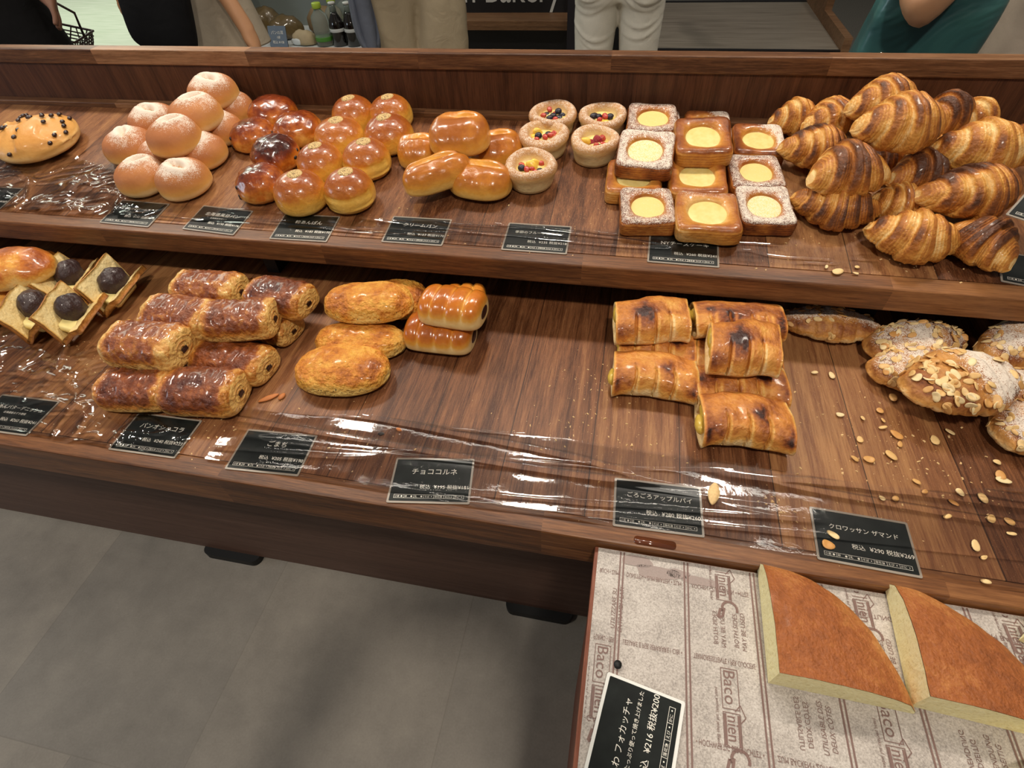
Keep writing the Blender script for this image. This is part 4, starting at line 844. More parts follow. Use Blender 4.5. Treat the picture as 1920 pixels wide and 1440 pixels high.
# apple pie: folded sheet with slits along the front, apple showing at the ends
vs = []
for k in range(4):
    nx, na = 120, 48; a = np.linspace(0, 2*np.pi, na, endpoint=False); x = np.linspace(-.055, .055, nx); X_, A_m = np.meshgrid(x, a, indexing='ij')
    c, s = np.cos(A_m), np.sin(A_m); H = .044; W = .072; zc = .42*H
    flare = 1+.05*sstep(.04, .055, np.abs(X_))+.05*vn(np.stack([X_, X_*0, X_*0], -1), 55, k); y = W/2*sp(c, .72)*flare; z = zc+np.where(s > 0, (H-zc)*np.abs(s)**.8, -zc*np.abs(s)**.6)*flare
    A = np.stack([X_, y, z], -1); A[..., 2] *= 1-.16*(X_/.055)**2*(z > zc); A[..., 1] += .004*np.sin(X_*40+k); A[..., 1:] *= (1+.06*fbm(A, 30, k, 3))[..., None]; A[..., 0] *= 1+.03*vn(A, 50, k+3)
    xs_ = ((-.024, .004, .026), (-.03, -.004, .02), (-.026, .0, .024), (-.034, -.01, .016, .034))[k] if True else 0
    g = 0
    for q in xs_: g = g+np.exp(-((X_-q-.004*vn(np.stack([X_*0, z, y], -1), 60, k))/.0013)**2)
    reg = ((y < -.008)*(z > .008)*sstep(-.008, -.016, y)) if k != 2 or True else 0
    g = np.clip(g, 0, 1)*reg; A[..., 1] += .007*g; A[..., 2] -= .004*g
    ed = 0
    for q in xs_: ed = ed+np.exp(-((X_-q-.0035)/.0022)**2)
    ed = np.clip(ed, 0, 1)*reg*(1-g)
    b = .18+.54*sstep(.22, .8, z/H)+.36*fbm(A, 26, k+1, 3)-.35*g-.30*ed-.4*sstep(.05, .055, np.abs(X_)); b = b+.45*np.exp(-(((X_-(.022, .03, .018, -.038)[k])/.012)**2+((y+(.0, .005, .01, .0)[k])/.014)**2))*(z > .02)*sstep(-.2, .5, fbm(A, 60, k, 2))
    # inner lip then recessed end
    def inset(ring, sg, d, f): cc = ring.mean(0); q = cc+(ring-cc)*f; q[:, 0] += -sg*d; return q
    R = [inset(A[0], -1, .010, .70), inset(A[0], -1, .004, .78), inset(A[0], -1, .0, .86)]+list(A)+[inset(A[-1], 1, .0, .86), inset(A[-1], 1, .004, .78), inset(A[-1], 1, .010, .70)]
    Bk = np.concatenate([np.full((3, na), .05), b, np.full((3, na), .05)]).ravel(); V, F = closed(np.array(R))
    ch = []
    for sg in (-1, 1):
        for q in range(2): ch.append(('apple_filling', ball(.0125, M_apple, 'apple_filling', (.55, 1.1, .62), q+k*2, .14, 10), T(sg*(.047+.004*((k+q+(sg > 0)) % 3)), (-.009, .010)[q], .019+.003*q, .3*q), []))
    vs.append([('apple_pie', mesh('apple_pie', V, F, M_pie, attrs={'bake': np.clip(np.r_[Bk, .05, .05], 0, 1)}), Matrix.Identity(4), ch)])
proto('apple_pie', (.11, .074, .044), vs)
# almond flakes and almond croissant
def flake_mesh(k, L=.0125, W=.0085):
    t_ = np.linspace(0, 2*np.pi, 14, endpoint=False); G = []
    for r, z in ((.9, 0), (1, .0005), (.92, .0011), (.5, .00125), (.1, .0012)):
        x = L/2*r*np.cos(t_)*(1+.15*np.cos(t_)); y = W/2*r*np.sin(t_); G.append(np.c_[x, y, z+.0025*(x/L)**2*(k % 3)+.0008*vn(np.c_[x, y, x*0], 220, k)])
    V, F = closed(np.array(G)); return mesh('almond_flake', V, F, M_flake)
FL = [flake_mesh(k, .0125+.0015*(k % 2), .0080+.001*(k % 3)) for k in range(4)]
vs = []
for k in range(4):
    A, b = croissant_shape(.145, .085, .044, k+7, 110, 44, 6, curve=(.0, .006, -.006, .004)[k], tip=.3, step=.10); b = .3+.5*b-.1
    V, F = closed(A); V[:, 2] -= V[:, 2].min(); zz = V[:, 2]/V[:, 2].max(); pwv = (.85, .85, .85, 1.05)[k]
    pw = pwv*sstep(.3, .75, zz)*(1+.25*fbm(V, 30, k, 2)); pw = pw*(sstep(-.02, .02, V[:, 0]+.012) if k == 3 else 1)*(sstep(-.035, .0, V[:, 1]) if k == 0 else 1)
    bb2 = np.clip(.55*sstep(.12, .6, zz)+.3*np.r_[b.ravel(), .2, .2]+.25*fbm(V, 40, k, 3), 0, 1); ch = []; rg = random.Random(k+77); tries = 0; want = (44, 90, 66, 84)[k]
    while len(ch) < want and tries < 2000:
        tries += 1; i, j = rg.randrange(8, 102), rg.randrange(44); p, n, Q = surf(A, i, j)
        if n[2] < .15 or (k == 0 and p[1] < -.02 and rg.random() < .8): continue
        if k == 3 and p[0] > .005 and rg.random() < .75: continue
        ch.append(('almond_flake', FL[rg.randrange(4)], Matrix.Translation(p-np.array([0, 0, A[..., 2].min()])+n*.0006) @ Q @ Matrix.Rotation(rg.uniform(0, 6.3), 4, 'Z') @ Matrix.Rotation(rg.uniform(-.7, .7), 4, 'X') @ Matrix.Scale(rg.uniform(.7, 1.1), 4), []))
    vs.append([('almond_croissant', mesh('almond_croissant', V, F, M_alm, attrs={'bake': bb2, 'powder': np.clip(pw, 0, 1.1)}), Matrix.Identity(4), ch)])
proto('almond_croissant', (.145, .085, .044), vs)
# red bean pastry: two flaps hinged in a V, a ball of bean paste and butter between
def flap(L, W, th, ang, seed, sgn):
    nx, ny = 34, 16; x = np.linspace(-L/2, L/2, nx); w = np.linspace(0, W, ny); Xg, Wg = np.meshgrid(x, w, indexing='ij')
    Wg = Wg*(1+.05*vn(np.stack([Xg, Xg*0, Xg*0], -1), 60, seed)); bend = .004*np.sin(Wg/W*2.6)
    dy = np.cos(ang)*Wg*sgn-np.sin(ang)*bend*sgn; dz = np.sin(ang)*Wg+np.cos(ang)*bend
    nrm = np.array([0, -np.sin(ang)*sgn, np.cos(ang)]); B = np.stack([Xg, dy, dz+.004], -1)
    n = .0011*fbm(B, 90, seed, 3)[..., None]; top = B+nrm*(th/2)+n*nrm; bot = B-nrm*(th/2)+n*.6*nrm
    nv = nx*ny; V = np.concatenate([top.reshape(-1, 3), bot.reshape(-1, 3)]); F = []
    for i in range(nx-1):
        for j in range(ny-1):
            q = i*ny+j; f = (q, q+ny, q+ny+1, q+1); F += [f, tuple(v+nv for v in f[::-1])]
    rim = [i*ny for i in range(nx)]+[(nx-1)*ny+j for j in range(1, ny)]+[i*ny+ny-1 for i in range(nx-2, -1, -1)]+[j for j in range(ny-2, 0, -1)]
    for p, q in zip(rim, rim[1:]+rim[:1]): F.append((p, q, q+nv, p+nv))
    b = np.r_[np.full(nv, .04), np.full(nv, .55)]+.2*fbm(V, 40, seed, 3)
    ed = np.zeros(2*nv); ed[[r for r in rim]] = .5; ed[[r+nv for r in rim]] = .5
    return V, F, np.clip(b+ed, 0, 1)
vs = []
for k in range(4):
    a1, a2 = ((1.15, .55), (1.2, .42), (1.0, .5), (1.25, .5))[k]
    V1, F1, b1 = flap(.095, .052, .0075, a1, k, 1); V2, F2, b2 = flap(.095, .05, .0075, a2, k+9, -1)
    V, F = join([(V1, F1), (V2, F2)]); V[:, 2] -= V[:, 2].min()
    root = mesh('red_bean_danish', V, F, M_flap, attrs={'bake': np.r_[b1, b2], 'powder': np.zeros(len(V))})
    ch = [('bean_paste', ball(.0225, M_anko, 'bean_paste', (1.15, .95, .85), k, .14, 26), T(.004, -.008, .033), []),
          ('butter_slab', mesh('butter_slab', *rrect(.062, .03, .006, 0, .007), M_butter), T(-.006, -.014, .0165, .45, 0, 0), [])]
    vs.append([('red_bean_danish', root, Matrix.Identity(4), ch)])
proto('red_bean_danish', (.095, .075, .05), vs)

CATS = {'sugar_dusted_bun': ('bun', 'sugar dusted buns'), 'raisin_bun': ('bun', 'glossy raisin buns'), 'bean_bun': ('bun', 'seeded bean buns'), 'cream_bread': ('bread', 'oval cream breads'),
        'fruit_tart': ('pastry', 'fruit cup breads'), 'cheese_danish': ('pastry', 'square cheese danishes'), 'croissant': ('croissant', 'pile of croissants'), 'cheese_bun': ('bun', 'cheese buns at the left'),
        'red_bean_danish': ('pastry', 'red bean and butter pastries'), 'chocolate_croissant': ('pastry', 'pile of chocolate croissants'), 'sesame_cheese_bread': ('bread', 'sesame cheese breads'),
        'filled_roll': ('roll', 'filled rolls'), 'apple_pie': ('pie', 'apple pies'), 'almond_croissant': ('croissant', 'almond croissants'), 'chip_bun': ('bun', None)}
FREE = {'fruit_tart', 'red_bean_danish'}
def place(kind, plane, loc, yaw, L, W, H, var, roll, pit, label):
    dims, variants = PROTO[kind]; v = variants[var % len(variants)][0]
    S_ = Matrix.Diagonal((L/dims[0], W/dims[1], H/dims[2], 1))
    root = link(v[0], v[1]); root.matrix_world = plane_matrix(plane, loc, yaw, roll, pit, .001) @ S_
    cat, grp = CATS[kind]; tag(root, label, cat, grp)
    def sub(items, par):
        for nm, me, mt, kids in items:
            c = link(nm, me, par, mt); sub(kids, c)
    sub(v[3], root); return root
for it in ITEMS: place(*it)
# ------------------------------------------------------------------ flat bread wedges on the paper
def focaccia(name, corner, R, yaw, H, label, seed, span=90, ry=1.0, flat=.16):
    nr, nt = 26, 34; th = np.radians(np.linspace(0, span, nt)); r = np.linspace(0.0, 1, nr)
    Rg, Tg = np.meshgrid(r, th, indexing='ij'); rad = Rg*R*(1+.035*fbm(np.stack([np.cos(Tg), np.sin(Tg), Tg*0], -1), 2.2, seed))
    x = rad*np.cos(Tg); y = rad*np.sin(Tg)*ry
    h = H*(flat+(1-flat)*np.sqrt(np.clip(1-Rg**2.6, 0, 1)))*(1-.06*np.exp(-(Rg/.2)**2)); h = h*sstep(1.02, .93, Rg)+.0
    top = np.stack([x, y, h+.0007*fbm(np.stack([x, y, x*0], -1), 90, seed)], -1); top[-1, :, 2] = .004
    # crumb: the cut faces and the base
    V = []; F = []
    def wall(line):
        n0 = len(V); m = 5; L_ = len(line)
        for i, p in enumerate(line):
            for q in range(m):
                f = q/(m-1); off = .0012*math.sin(f*math.pi)*vn(np.array([[p[0]*1, p[1]*1, f*.02]]), 160, seed)[0]
                V.append((p[0]+off*.6, p[1]+off*.6, p[2]*f))
        for i in range(L_-1):
            for q in range(m-1):
                a_ = n0+i*m+q; F.append((a_, a_+m, a_+m+1, a_+1))
    wall(top[:, 0]); wall(top[::-1, -1]); wall(top[-1])
    n0 = len(V); edge = list(top[:, 0])+list(top[-1])+list(top[::-1, -1]); V += [(p[0], p[1], 0) for p in edge]; F.append(tuple(range(n0+len(edge)-1, n0-1, -1)))
    root = link(name, mesh(name, V, F, M_crumb, smooth=False)); root.matrix_world = Matrix.Translation((corner[0], corner[1], ZT+.0016)) @ Matrix.Rotation(math.radians(yaw), 4, 'Z')
    tag(root, label, 'bread', 'flat bread wedges')
    tp = top.copy(); tp[..., 2] += .0008
    Vt, Ft = rings(np.concatenate([tp]), False); b = .35+.35*sstep(.3, 1.0, h/H).ravel()+.16*fbm(Vt, 36, seed, 3)-.25*np.exp(-((1-Rg.ravel())/.05)**2)
    link('crust', mesh('crust', Vt, Ft, M_foc, fix='up', attrs={'bake': np.clip(b, 0, 1)}), root)
focaccia('focaccia', (.1855, .1785), .122, -1, .036, 'quarter-round flat bread wedge with brown crust, left of the two whole ones', 3, ry=.99)
focaccia('focaccia', (.3085, .1825), .118, -3, .037, 'quarter-round flat bread wedge with brown crust, right of the two whole ones', 8, ry=.98)
focaccia('focaccia', (.4255, .262), .09, -25, .024, 'sliver of flat bread at the right edge of the paper near the wooden edge', 5, span=70)
focaccia('focaccia', (.3660, .1385), .10, -62, .026, 'torn corner of flat bread at the bottom right of the picture', 6, span=85)

# ------------------------------------------------------------------ loose almond flakes and crumbs
rg = random.Random(42); LB = {0: 'broken almond flake lying loose', 1: 'whole almond flake lying loose'}
def loose(p, whole, where, tilt=0, plane='L'):
    o = link('almond_flake', FL[rg.randrange(4)]); s = rg.uniform(1.0, 1.25) if whole else rg.uniform(.55, .9)
    o.matrix_world = plane_matrix(plane, p, rg.uniform(0, 360), rg.uniform(-8, 8), rg.uniform(-8, 8), -.0008) @ Matrix.Diagonal((s, s*(1 if whole else rg.uniform(.7, 1.2)), s, 1))
    tag(o, LB[whole]+' '+where, 'almond flake', 'loose almond flakes')
for p, b in FLK: loose(p, b, 'on the lower shelf by the almond croissants')
for p, b in FLK2: loose(p, b, 'near the edge of the top shelf below the croissants', 0, 'U')
for (p, b), w in zip(FLK3, ('on the price card at the right, upper of two', 'on the price card at the right, lower of two')): loose((p[0], p[1], p[2]-.003), b, w)
def crumbs(name, plane, n, xr, yr, clusters, m, label, seed, smax=.0022):
    r = random.Random(seed); parts = []
    for i in range(n):
        if clusters and r.random() < .75:
            cx, cy, cs = r.choice(clusters); x, y = r.gauss(cx, cs), r.gauss(cy, cs*.7)
        else: x, y = r.uniform(*xr), r.uniform(*yr)
        if not (xr[0] < x < xr[1] and yr[0] < y < yr[1]): continue
        s = smax*(.25+.75*r.random()**2.5); z = ZL if plane == 'L' else ZU(y); t = r.uniform(0, 6.3); c, q = math.cos(t), math.sin(t)
        P = np.array([(-1, -.6, 0), (1, -.5, 0), (.7, .7, 0), (-.8, .6, 0), (-.6, -.3, .6), (.6, -.3, .7), (.4, .4, .6), (-.5, .4, .5)])*s*np.array([1, r.uniform(.5, 1), .8])
        P = np.c_[P[:, 0]*c-P[:, 1]*q+x, P[:, 0]*q+P[:, 1]*c+y, P[:, 2]+z+.0003]
        parts.append((P, [(3, 2, 1, 0), (4, 5, 6, 7), (0, 1, 5, 4), (1, 2, 6, 5), (2, 3, 7, 6), (3, 0, 4, 7)]))
    V, F = join(parts); o = link(name, mesh(name, V, F, m, smooth=False)); tag(o, label, 'crumbs', kind='stuff')
M_cr = plain('crumb_tone', '#E0BD86', .8, nz=.3, nscale=300)
crumbs('crumbs', 'L', 620, (-1.1, .6), (.30, .66), [(.0, .52, .035), (-.02, .45, .05), (.05, .42, .04), (.33, .52, .05), (.38, .47, .05), (.42, .42, .06), (.3, .40, .05), (-.52, .36, .03), (-.8, .47, .04), (.22, .365, .012), (-.35, .38, .05)], M_cr, 'pale pastry crumbs scattered over the lower shelf', 3)
crumbs('crumbs', 'U', 260, (-1.0, .6), (.69, 1.0), [(.05, .78, .05), (.0, .85, .04), (.25, .74, .05), (.4, .71, .03), (-.1, .74, .04), (-.3, .72, .05), (.24, .87, .02)], M_cr, 'pale pastry crumbs scattered over the top shelf', 9)
M_scrap = plain('pastry_scrap', '#B9713A', .6, nz=.25, nscale=200)
def scrap(p, L, W, m, label, seed, name='pastry_flake', cat='pastry flake', H=.004):
    A, t, a = loaf(L, W, H, 20, 16, .3, 1.6, 1.8, seed, .3); V, F = closed(A)
    o = link(name, mesh(name, V, F, m)); o.matrix_world = plane_matrix('L', (p[0], p[1], ZL), seed*40, lift=.0005); tag(o, label, cat)
scrap((-.470, .4285), .03, .010, M_scrap, 'reddish flake of crust beside the chocolate croissants', 1)
scrap((-.452, .434), .014, .008, M_scrap, 'small reddish flake of crust right of a bigger one', 2)
scrap((.143, .372), .032, .013, M_cr, 'chunk of pie crust lying at the corner of the apple pie price card', 11, H=.007)
scrap((-.262, .4035), .010, .005, M_scrap, 'tan crumb of crust on the bare boards left of the middle', 4)
scrap((-.282, .369), .008, .009, M_choc, 'dark brown crumb between two price cards', 5)
M_knot = plain('dark_knot', '#1C110B', .6)
scrap((-.284, .3935), .006, .009, M_knot, 'black bit stuck on the boards in the middle of the lower shelf', 7, 'dark_crumb', 'crumb', .002)
_t = NT('syrup'); _t.set(Base_Color=lin('#5A2E18'), Roughness=.12, Coat_Weight=.6); M_syrup = _t.m
V, F = rrect(.046, .010, .004, 0, .0004); o = link('syrup_stain', mesh('syrup_stain', V, F, M_syrup)); o.matrix_world = Matrix.Translation((.077, .2985, ZL+.0003)); tag(o, 'dark wet syrup stain on the wooden edge above the paper', 'stain')

# ------------------------------------------------------------------ clear film over the shelves
_t = NT('clear_film'); _t.t.nodes.remove(_t.b)
_tr = _t.n('ShaderNodeBsdfTransparent'); _tr.inputs[0].default_value = (.985, .98, .975, 1); _gl = _t.n('ShaderNodeBsdfGlossy'); _gl.inputs['Roughness'].default_value = .07
_fr = _t.n('ShaderNodeFresnel'); _fr.inputs['IOR'].default_value = 1.55; _b = _t.bump(_t.noise(_t.obj(), 75, 3, .6), .2, .001)
_t.l(_b, _gl.inputs['Normal']); _ms = _t.n('ShaderNodeMixShader'); _t.l(_t.math('MULTIPLY', _fr.outputs[0], 1.0, True), _ms.inputs[0]); _t.l(_tr.outputs[0], _ms.inputs[1]); _t.l(_gl.outputs[0], _ms.inputs[2]); _t.l(_ms.outputs[0], _t.out.inputs[0]); M_film = _t.m
def film(name, plane, x0, x1, y0f, y1f, label, seed, fn, nx=260, ny=90):
    u = np.linspace(0, 1, nx); v = np.linspace(0, 1, ny); U, Vv = np.meshgrid(u, v, indexing='ij'); X = x0+U*(x1-x0)
    Y = y0f(X)+Vv*(y1f(X)-y0f(X)); z = fn(X, Y, U, Vv); Z = (ZL if plane == 'L' else (1.2-.54645/math.cos(TH)+Y*math.tan(TH)))+.0022+np.maximum(z, -.0005)
    Vr, Fr = rings(np.stack([X, Y, Z], -1), False); o = link(name, mesh(name, Vr, Fr, M_film, fix='up')); tag(o, label, 'plastic film', 'sheets of clear film'); return o
def n2(X, Y, sx, sy, seed): return fbm(np.stack([X*sx, Y*sy, X*0], -1), 1.0, seed, 2)
def ridge(X, Y, sx, sy, seed, p=3): return np.clip(1-np.abs(n2(X, Y, sx, sy, seed)), 0, 1)**p
film('plastic_film', 'L', -.50, .60, lambda X: .312+.006*vn(np.stack([X, X*0, X*0], -1), 9, 1), lambda X: .425+.045*vn(np.stack([X, X*0, X*0], -1), 5, 4)*.6,
     'clear plastic film along the front of the lower shelf, over the price cards', 3,
     lambda X, Y, U, V: .0034*ridge(X, Y+.05*X, 1.1, 20, 5, 10)+.0007*ridge(X, Y-.06*X, 1.6, 36, 8, 10)+.0004*n2(X, Y, 20, 30, 9)+.0006)
film('plastic_film', 'L', -1.35, -.54, lambda X: .312+0*X, lambda X: .46+.05*sstep(-.6, -1.0, X)-.11*sstep(-.75, -.56, X),
     'crumpled clear film at the left of the lower shelf', 5,
     lambda X, Y, U, V: .0040*ridge(X+.5*Y, Y-.4*X, 22, 12, 3, 6)+.0015*ridge(X-Y, Y, 30, 40, 6, 8)+.0006*n2(X, Y, 60, 60, 9)+.0006)
film('plastic_film', 'U', -1.75, -.80, lambda X: .702+0*X, lambda X: .84+.09*sstep(-.95, -1.3, X)-.07*sstep(-.95, -.85, X),
     'crumpled clear film at the left end of the top shelf', 7,
     lambda X, Y, U, V: .008*ridge(X+.8*Y, Y-.5*X, 11, 8, 11, 5)+.0025*ridge(X-Y, Y, 26, 30, 6, 7)+.0006*n2(X, Y, 50, 50, 9)+.0006)
film('plastic_film', 'U', -.80, .36, lambda X: .704+.004*vn(np.stack([X, X*0, X*0], -1), 9, 2), lambda X: .752+.012*vn(np.stack([X, X*0, X*0], -1), 6, 4),
     'strip of clear film along the front edge of the top shelf', 9,
     lambda X, Y, U, V: .0018*ridge(X, Y+.05*X, 2.0, 30, 15, 10)+.0005*ridge(X, Y, 10, 50, 8, 8)+.0004*n2(X, Y, 30, 40, 9)+.0006)

# ------------------------------------------------------------------ behind the display: drinks case, counters, sign
M_steel = plain('case_grey', '#7C8480', .5); M_white = plain('case_white', '#DCE2E2', .4); M_dk = plain('counter_black', '#0D0D10', .5)
case = empty('drinks_case', (-1.75, 3.6, 0)); tag(case, 'open grey drinks case with a white shelf of bottles and bread bags', 'display case')
def cpart(n, me, par, loc):
    o = link(n, me, par); o.matrix_parent_inverse = Matrix.Translation(-Vector(loc)); return o
CL = (-1.75, 3.6, 0)
cpart('case_back', slab('case_back', -2.45, -1.30, 3.75, 3.80, .0, 1.0, M_steel), case, CL); cpart('case_shelf', slab('case_shelf', -2.45, -1.42, 3.28, 3.75, .245, .305, M_white), case, CL)
cpart('case_base', slab('case_base', -2.45, -1.42, 3.34, 3.75, 0, .245, M_dk), case, CL); cpart('case_side', slab('case_side', -2.47, -2.45, 3.28, 3.80, 0, 1.0, M_steel), case, CL)
for i in range(14): cpart('vent_slot', slab('vent_slot', -2.38+.071*i, -2.345+.071*i, 3.744, 3.75, .500, .512, M_dk), case, CL)
def lathe(name, prof, m, n=20):
    t_ = np.linspace(0, 2*np.pi, n, endpoint=False); A = np.array([np.c_[r*np.cos(t_), r*np.sin(t_), np.full(n, z)] for r, z in prof]); V, F = closed(A); return mesh(name, V, F, m)
_t = NT('clear_bottle'); _t.set(Base_Color=lin('#C9D2CC'), Roughness=.08, Transmission_Weight=.75, IOR=1.2); M_pet = _t.m
M_capg = plain('green_cap', '#A9C23C', .45); M_gleaf = plain('green_print', '#4E8A34', .5); M_cola = plain('dark_bottle', '#120C0B', .12, coat=.6); M_neck = plain('neck_glass', '#6F7A74', .15, coat=.5); M_capw = plain('white_cap', '#C8C9C4', .4); M_lab = plain('bottle_label', '#C9CCCB', .5)
pet = lathe('bottle', [(.028, 0), (.036, .004), (.036, .05), (.034, .06), (.036, .07), (.036, .125), (.033, .145), (.018, .168), (.014, .176), (.014, .186)], M_pet)
capm = lathe('bottle_cap', [(.017, .182), (.018, .184), (.018, .206), (.016, .209)], M_capg); leafm = lathe('green_leaf_print', [(.0363, .026), (.0366, .028), (.0366, .046), (.0363, .048)], M_gleaf)
gls = lathe('bottle', [(.026, 0), (.031, .004), (.031, .105), (.026, .125), (.015, .155), (.013, .165)], M_cola); nck = lathe('bottle_neck', [(.0135, .150), (.0125, .19), (.0135, .203)], M_neck); cpw = lathe('bottle_cap', [(.0145, .201), (.0145, .210), (.012, .212)], M_capw); lbl = lathe('bottle_label', [(.0312, .072), (.0315, .073), (.0315, .088), (.0312, .089)], M_lab)
lbl2 = mesh('logo_mark', *at(text('G', .022, 'CENTER'), 0, 0, 0), M_cola, smooth=False)
def bottle(x, y, kind, label):
    r = link('bottle', pet if kind else gls); r.location = (x, y, .3055); r.scale = (1.4, 1.4, 1.0); tag(r, label, 'bottle', 'bottles in the drinks case')
    if kind: link('bottle_cap', capm, r); link('leaf_print', leafm, r)
    else:
        link('bottle_neck', nck, r); link('bottle_cap', cpw, r); link('bottle_label', lbl, r)
for x, y, k, l in ((-1.83, 3.335, 1, 'clear bottle with a bright green cap at the front left of the bottles'), (-1.80, 3.46, 1, 'clear green-capped bottle in the second row'), (-1.78, 3.58, 1, 'clear green-capped bottle in the third row'), (-1.76, 3.69, 1, 'clear green-capped bottle at the back'),
                   (-1.735, 3.335, 0, 'dark bottle with a pale label right of the green-capped one'), (-1.645, 3.335, 0, 'dark bottle with a pale label, second from the green-capped one'), (-1.70, 3.46, 0, 'dark bottle in the second row'), (-1.555, 3.35, 0, 'dark bottle half hidden by the blue-grey cloth'), (-1.62, 3.46, 0, 'dark bottle at the back right'), (-1.63, 3.60, 1, 'clear green-capped bottle behind the dark bottles')):
    bottle(x, y, k, l)
M_bag = plain('brown_paper', '#8A7353', .7, nz=.2, nscale=30); M_bagc = plain('pale_paper', '#B8A583', .7, nz=.15, nscale=30); M_wrap = plain('wrapped_bread', '#6A5838', .25, coat=.6, nz=.35, nscale=40)
def lump(name, x, y, z, L, W, H, m, label, cat, seed, yaw=0):
    A, t, a = loaf(L, W, H, 26, 24, .3, 2.4, 2.4, seed, .13); V, F = closed(A); o = link(name, mesh(name, V, F, m)); o.matrix_world = Matrix.Translation((x, y, z)) @ Matrix.Rotation(math.radians(yaw), 4, 'Z'); tag(o, label, cat); return o
bg = lump('paper_bag', -1.965, 3.345, .3055, .15, .10, .075, M_bagc, 'pale brown paper bag of bread at the front of the drinks case', 'paper bag', 3, -12); link('white_window', ball(.04, M_white, 'white_window', (1, .25, .45), 2, .1, 10), bg, T(-.03, -.040, .022))
lump('bread_bag', -2.13, 3.46, .3055, .20, .11, .12, M_wrap, 'clear bag of bread with a yellow slice behind the price sign', 'bread bag', 5, 20)
lump('bread_bag', -1.93, 3.60, .3055, .26, .14, .13, M_bag, 'brown bag of bread behind the pale paper bag', 'bread bag', 7, -6)
lump('bread_bag', -2.33, 3.56, .3055, .20, .13, .14, M_wrap, 'clear bag of bread at the left of the case', 'bread bag', 9, 30)
ps = link('price_sign', mesh('price_sign', *rrect(.115, .105, .004, 0, .004), M_face, smooth=False)); ps.matrix_world = Matrix.Translation((-2.10, 3.29, .358)) @ Matrix.Rotation(math.radians(72), 4, 'X'); tag(ps, 'small black chalk sign standing at the front of the drinks case', 'sign')
V, F = join([at(text('パンの耳', .02, 'CENTER'), 0, .012), at(text('1袋', .016, 'CENTER'), .005, -.010), at(text('税込 ¥108', .017, 'CENTER'), 0, -.034)]); V[:, 2] += .0045; link('lettering', mesh('lettering', V, F, M_chalk, smooth=False), ps)
M_tagb = plain('tag_blue', '#8FA9C4', .5)
for i, x in enumerate((-1.79, -1.665, -1.52)):
    tg = link('shelf_tag', slab('shelf_tag', -.033, .033, -.003, .0, .0, .034, M_white)); tg.location = (x, 3.2795, .272); tag(tg, ('white and blue shelf tag under the green-capped bottle', 'white and blue shelf tag under the dark bottles', 'white and blue shelf tag at the right end of the white shelf')[i], 'shelf tag', 'shelf tags'); link('tag_print', slab('tag_print', -.028, .028, -.0036, -.003, .010, .019, M_tagb), tg)
# black counter with lettering
M_wood2 = wood('oak_strip', 'X', None, None, 0, '#4A3422', '#6B4E35', '#86664A', .5, tint=.05)
ct = empty('service_counter', (-.5, 3.3, 0)); tag(ct, 'black counter front with white lettering and a wooden ledge', 'counter'); CC = (-.5, 3.3, 0)
cpart('counter_front', slab('counter_front', -1.15, -.05, 3.32, 3.42, 0, 1.05, M_dk), ct, CC); cpart('wood_ledge', bevel_box('wood_ledge', -1.12, -.365, 3.16, 3.32, .425, .468, M_wood2, .002), ct, CC)
cpart('counter_top', slab('counter_top', -1.2, -.05, 3.25, 3.6, 1.05, 1.09, M_wood2), ct, CC)
V, F = text('Japan Bakery Bistro', .205, 'LEFT', .98); V = V*np.array([.78, 1, 1]); xs0 = text('Japan ', .205, 'LEFT', .98)[0][:, 0].max()*.78
V = np.c_[V[:, 0]*.95, np.zeros(len(V)), V[:, 1]*.95]; me = mesh('white_lettering', V, F, plain('sign_white', '#B9BAB6', .6), smooth=False); o = cpart('white_lettering', me, ct, CC); o.location = (-1.20, 3.318, .514)
pil = link('dark_pillar', slab('dark_pillar', -.365, -.26, 3.02, 3.15, 0, 1.0, plain('purple_black', '#17141D', .7))); tag(pil, 'dark purple-black post beside the white trousers', 'post')
# grey laminate table with wooden upstand
_t = NT('grey_laminate'); _n = _t.noise(_t.map(_t.obj(), (2, 26, 1)), 2.5, 4, .6); _t.set(Base_Color=_t.ramp(_n, [(.3, '#6B645A'), (.7, '#8C8479')]), Roughness=.3); M_lamt = _t.m
tb = empty('low_table', (.4, 3.0, 0)); tag(tb, 'low table with a grey-brown wood-look top and black edge behind the display', 'table'); TC = (.4, 3.0, 0)
cpart('tabletop', slab('tabletop', -.02, .765, 2.60, 3.36, .47, .50, M_lamt), tb, TC); cpart('edge_strip', slab('edge_strip', -.03, .765, 2.585, 2.60, .455, .502, M_dk), tb, TC); cpart('edge_strip', slab('edge_strip', -.03, .765, 3.36, 3.39, .455, .503, M_dk), tb, TC)
cpart('edge_strip', slab('edge_strip', -.035, -.02, 2.60, 3.36, .455, .502, M_dk), tb, TC); cpart('table_base', slab('table_base', .0, .75, 2.66, 3.34, 0, .455, M_dk), tb, TC)
cpart('side_board', slab('side_board', .765, .795, 2.585, 3.0, .30, .545, M_wood2), tb, TC); cpart('side_board', slab('side_board', .765, .795, 3.0, 3.42, .30, .72, M_wood2), tb, TC)
_t = NT('grey_speckle'); _n = _t.noise(_t.obj(), 160, 3, .7); _t.set(Base_Color=_t.ramp(_n, [(.3, '#4E4A44'), (.7, '#726D65')]), Roughness=.9); tag(link('floor_mat', slab('floor_mat', .80, 3.0, 2.2, 6.0, .0, .012, _t.m)), 'dark grey speckled mat on the floor right of the low table', 'mat')
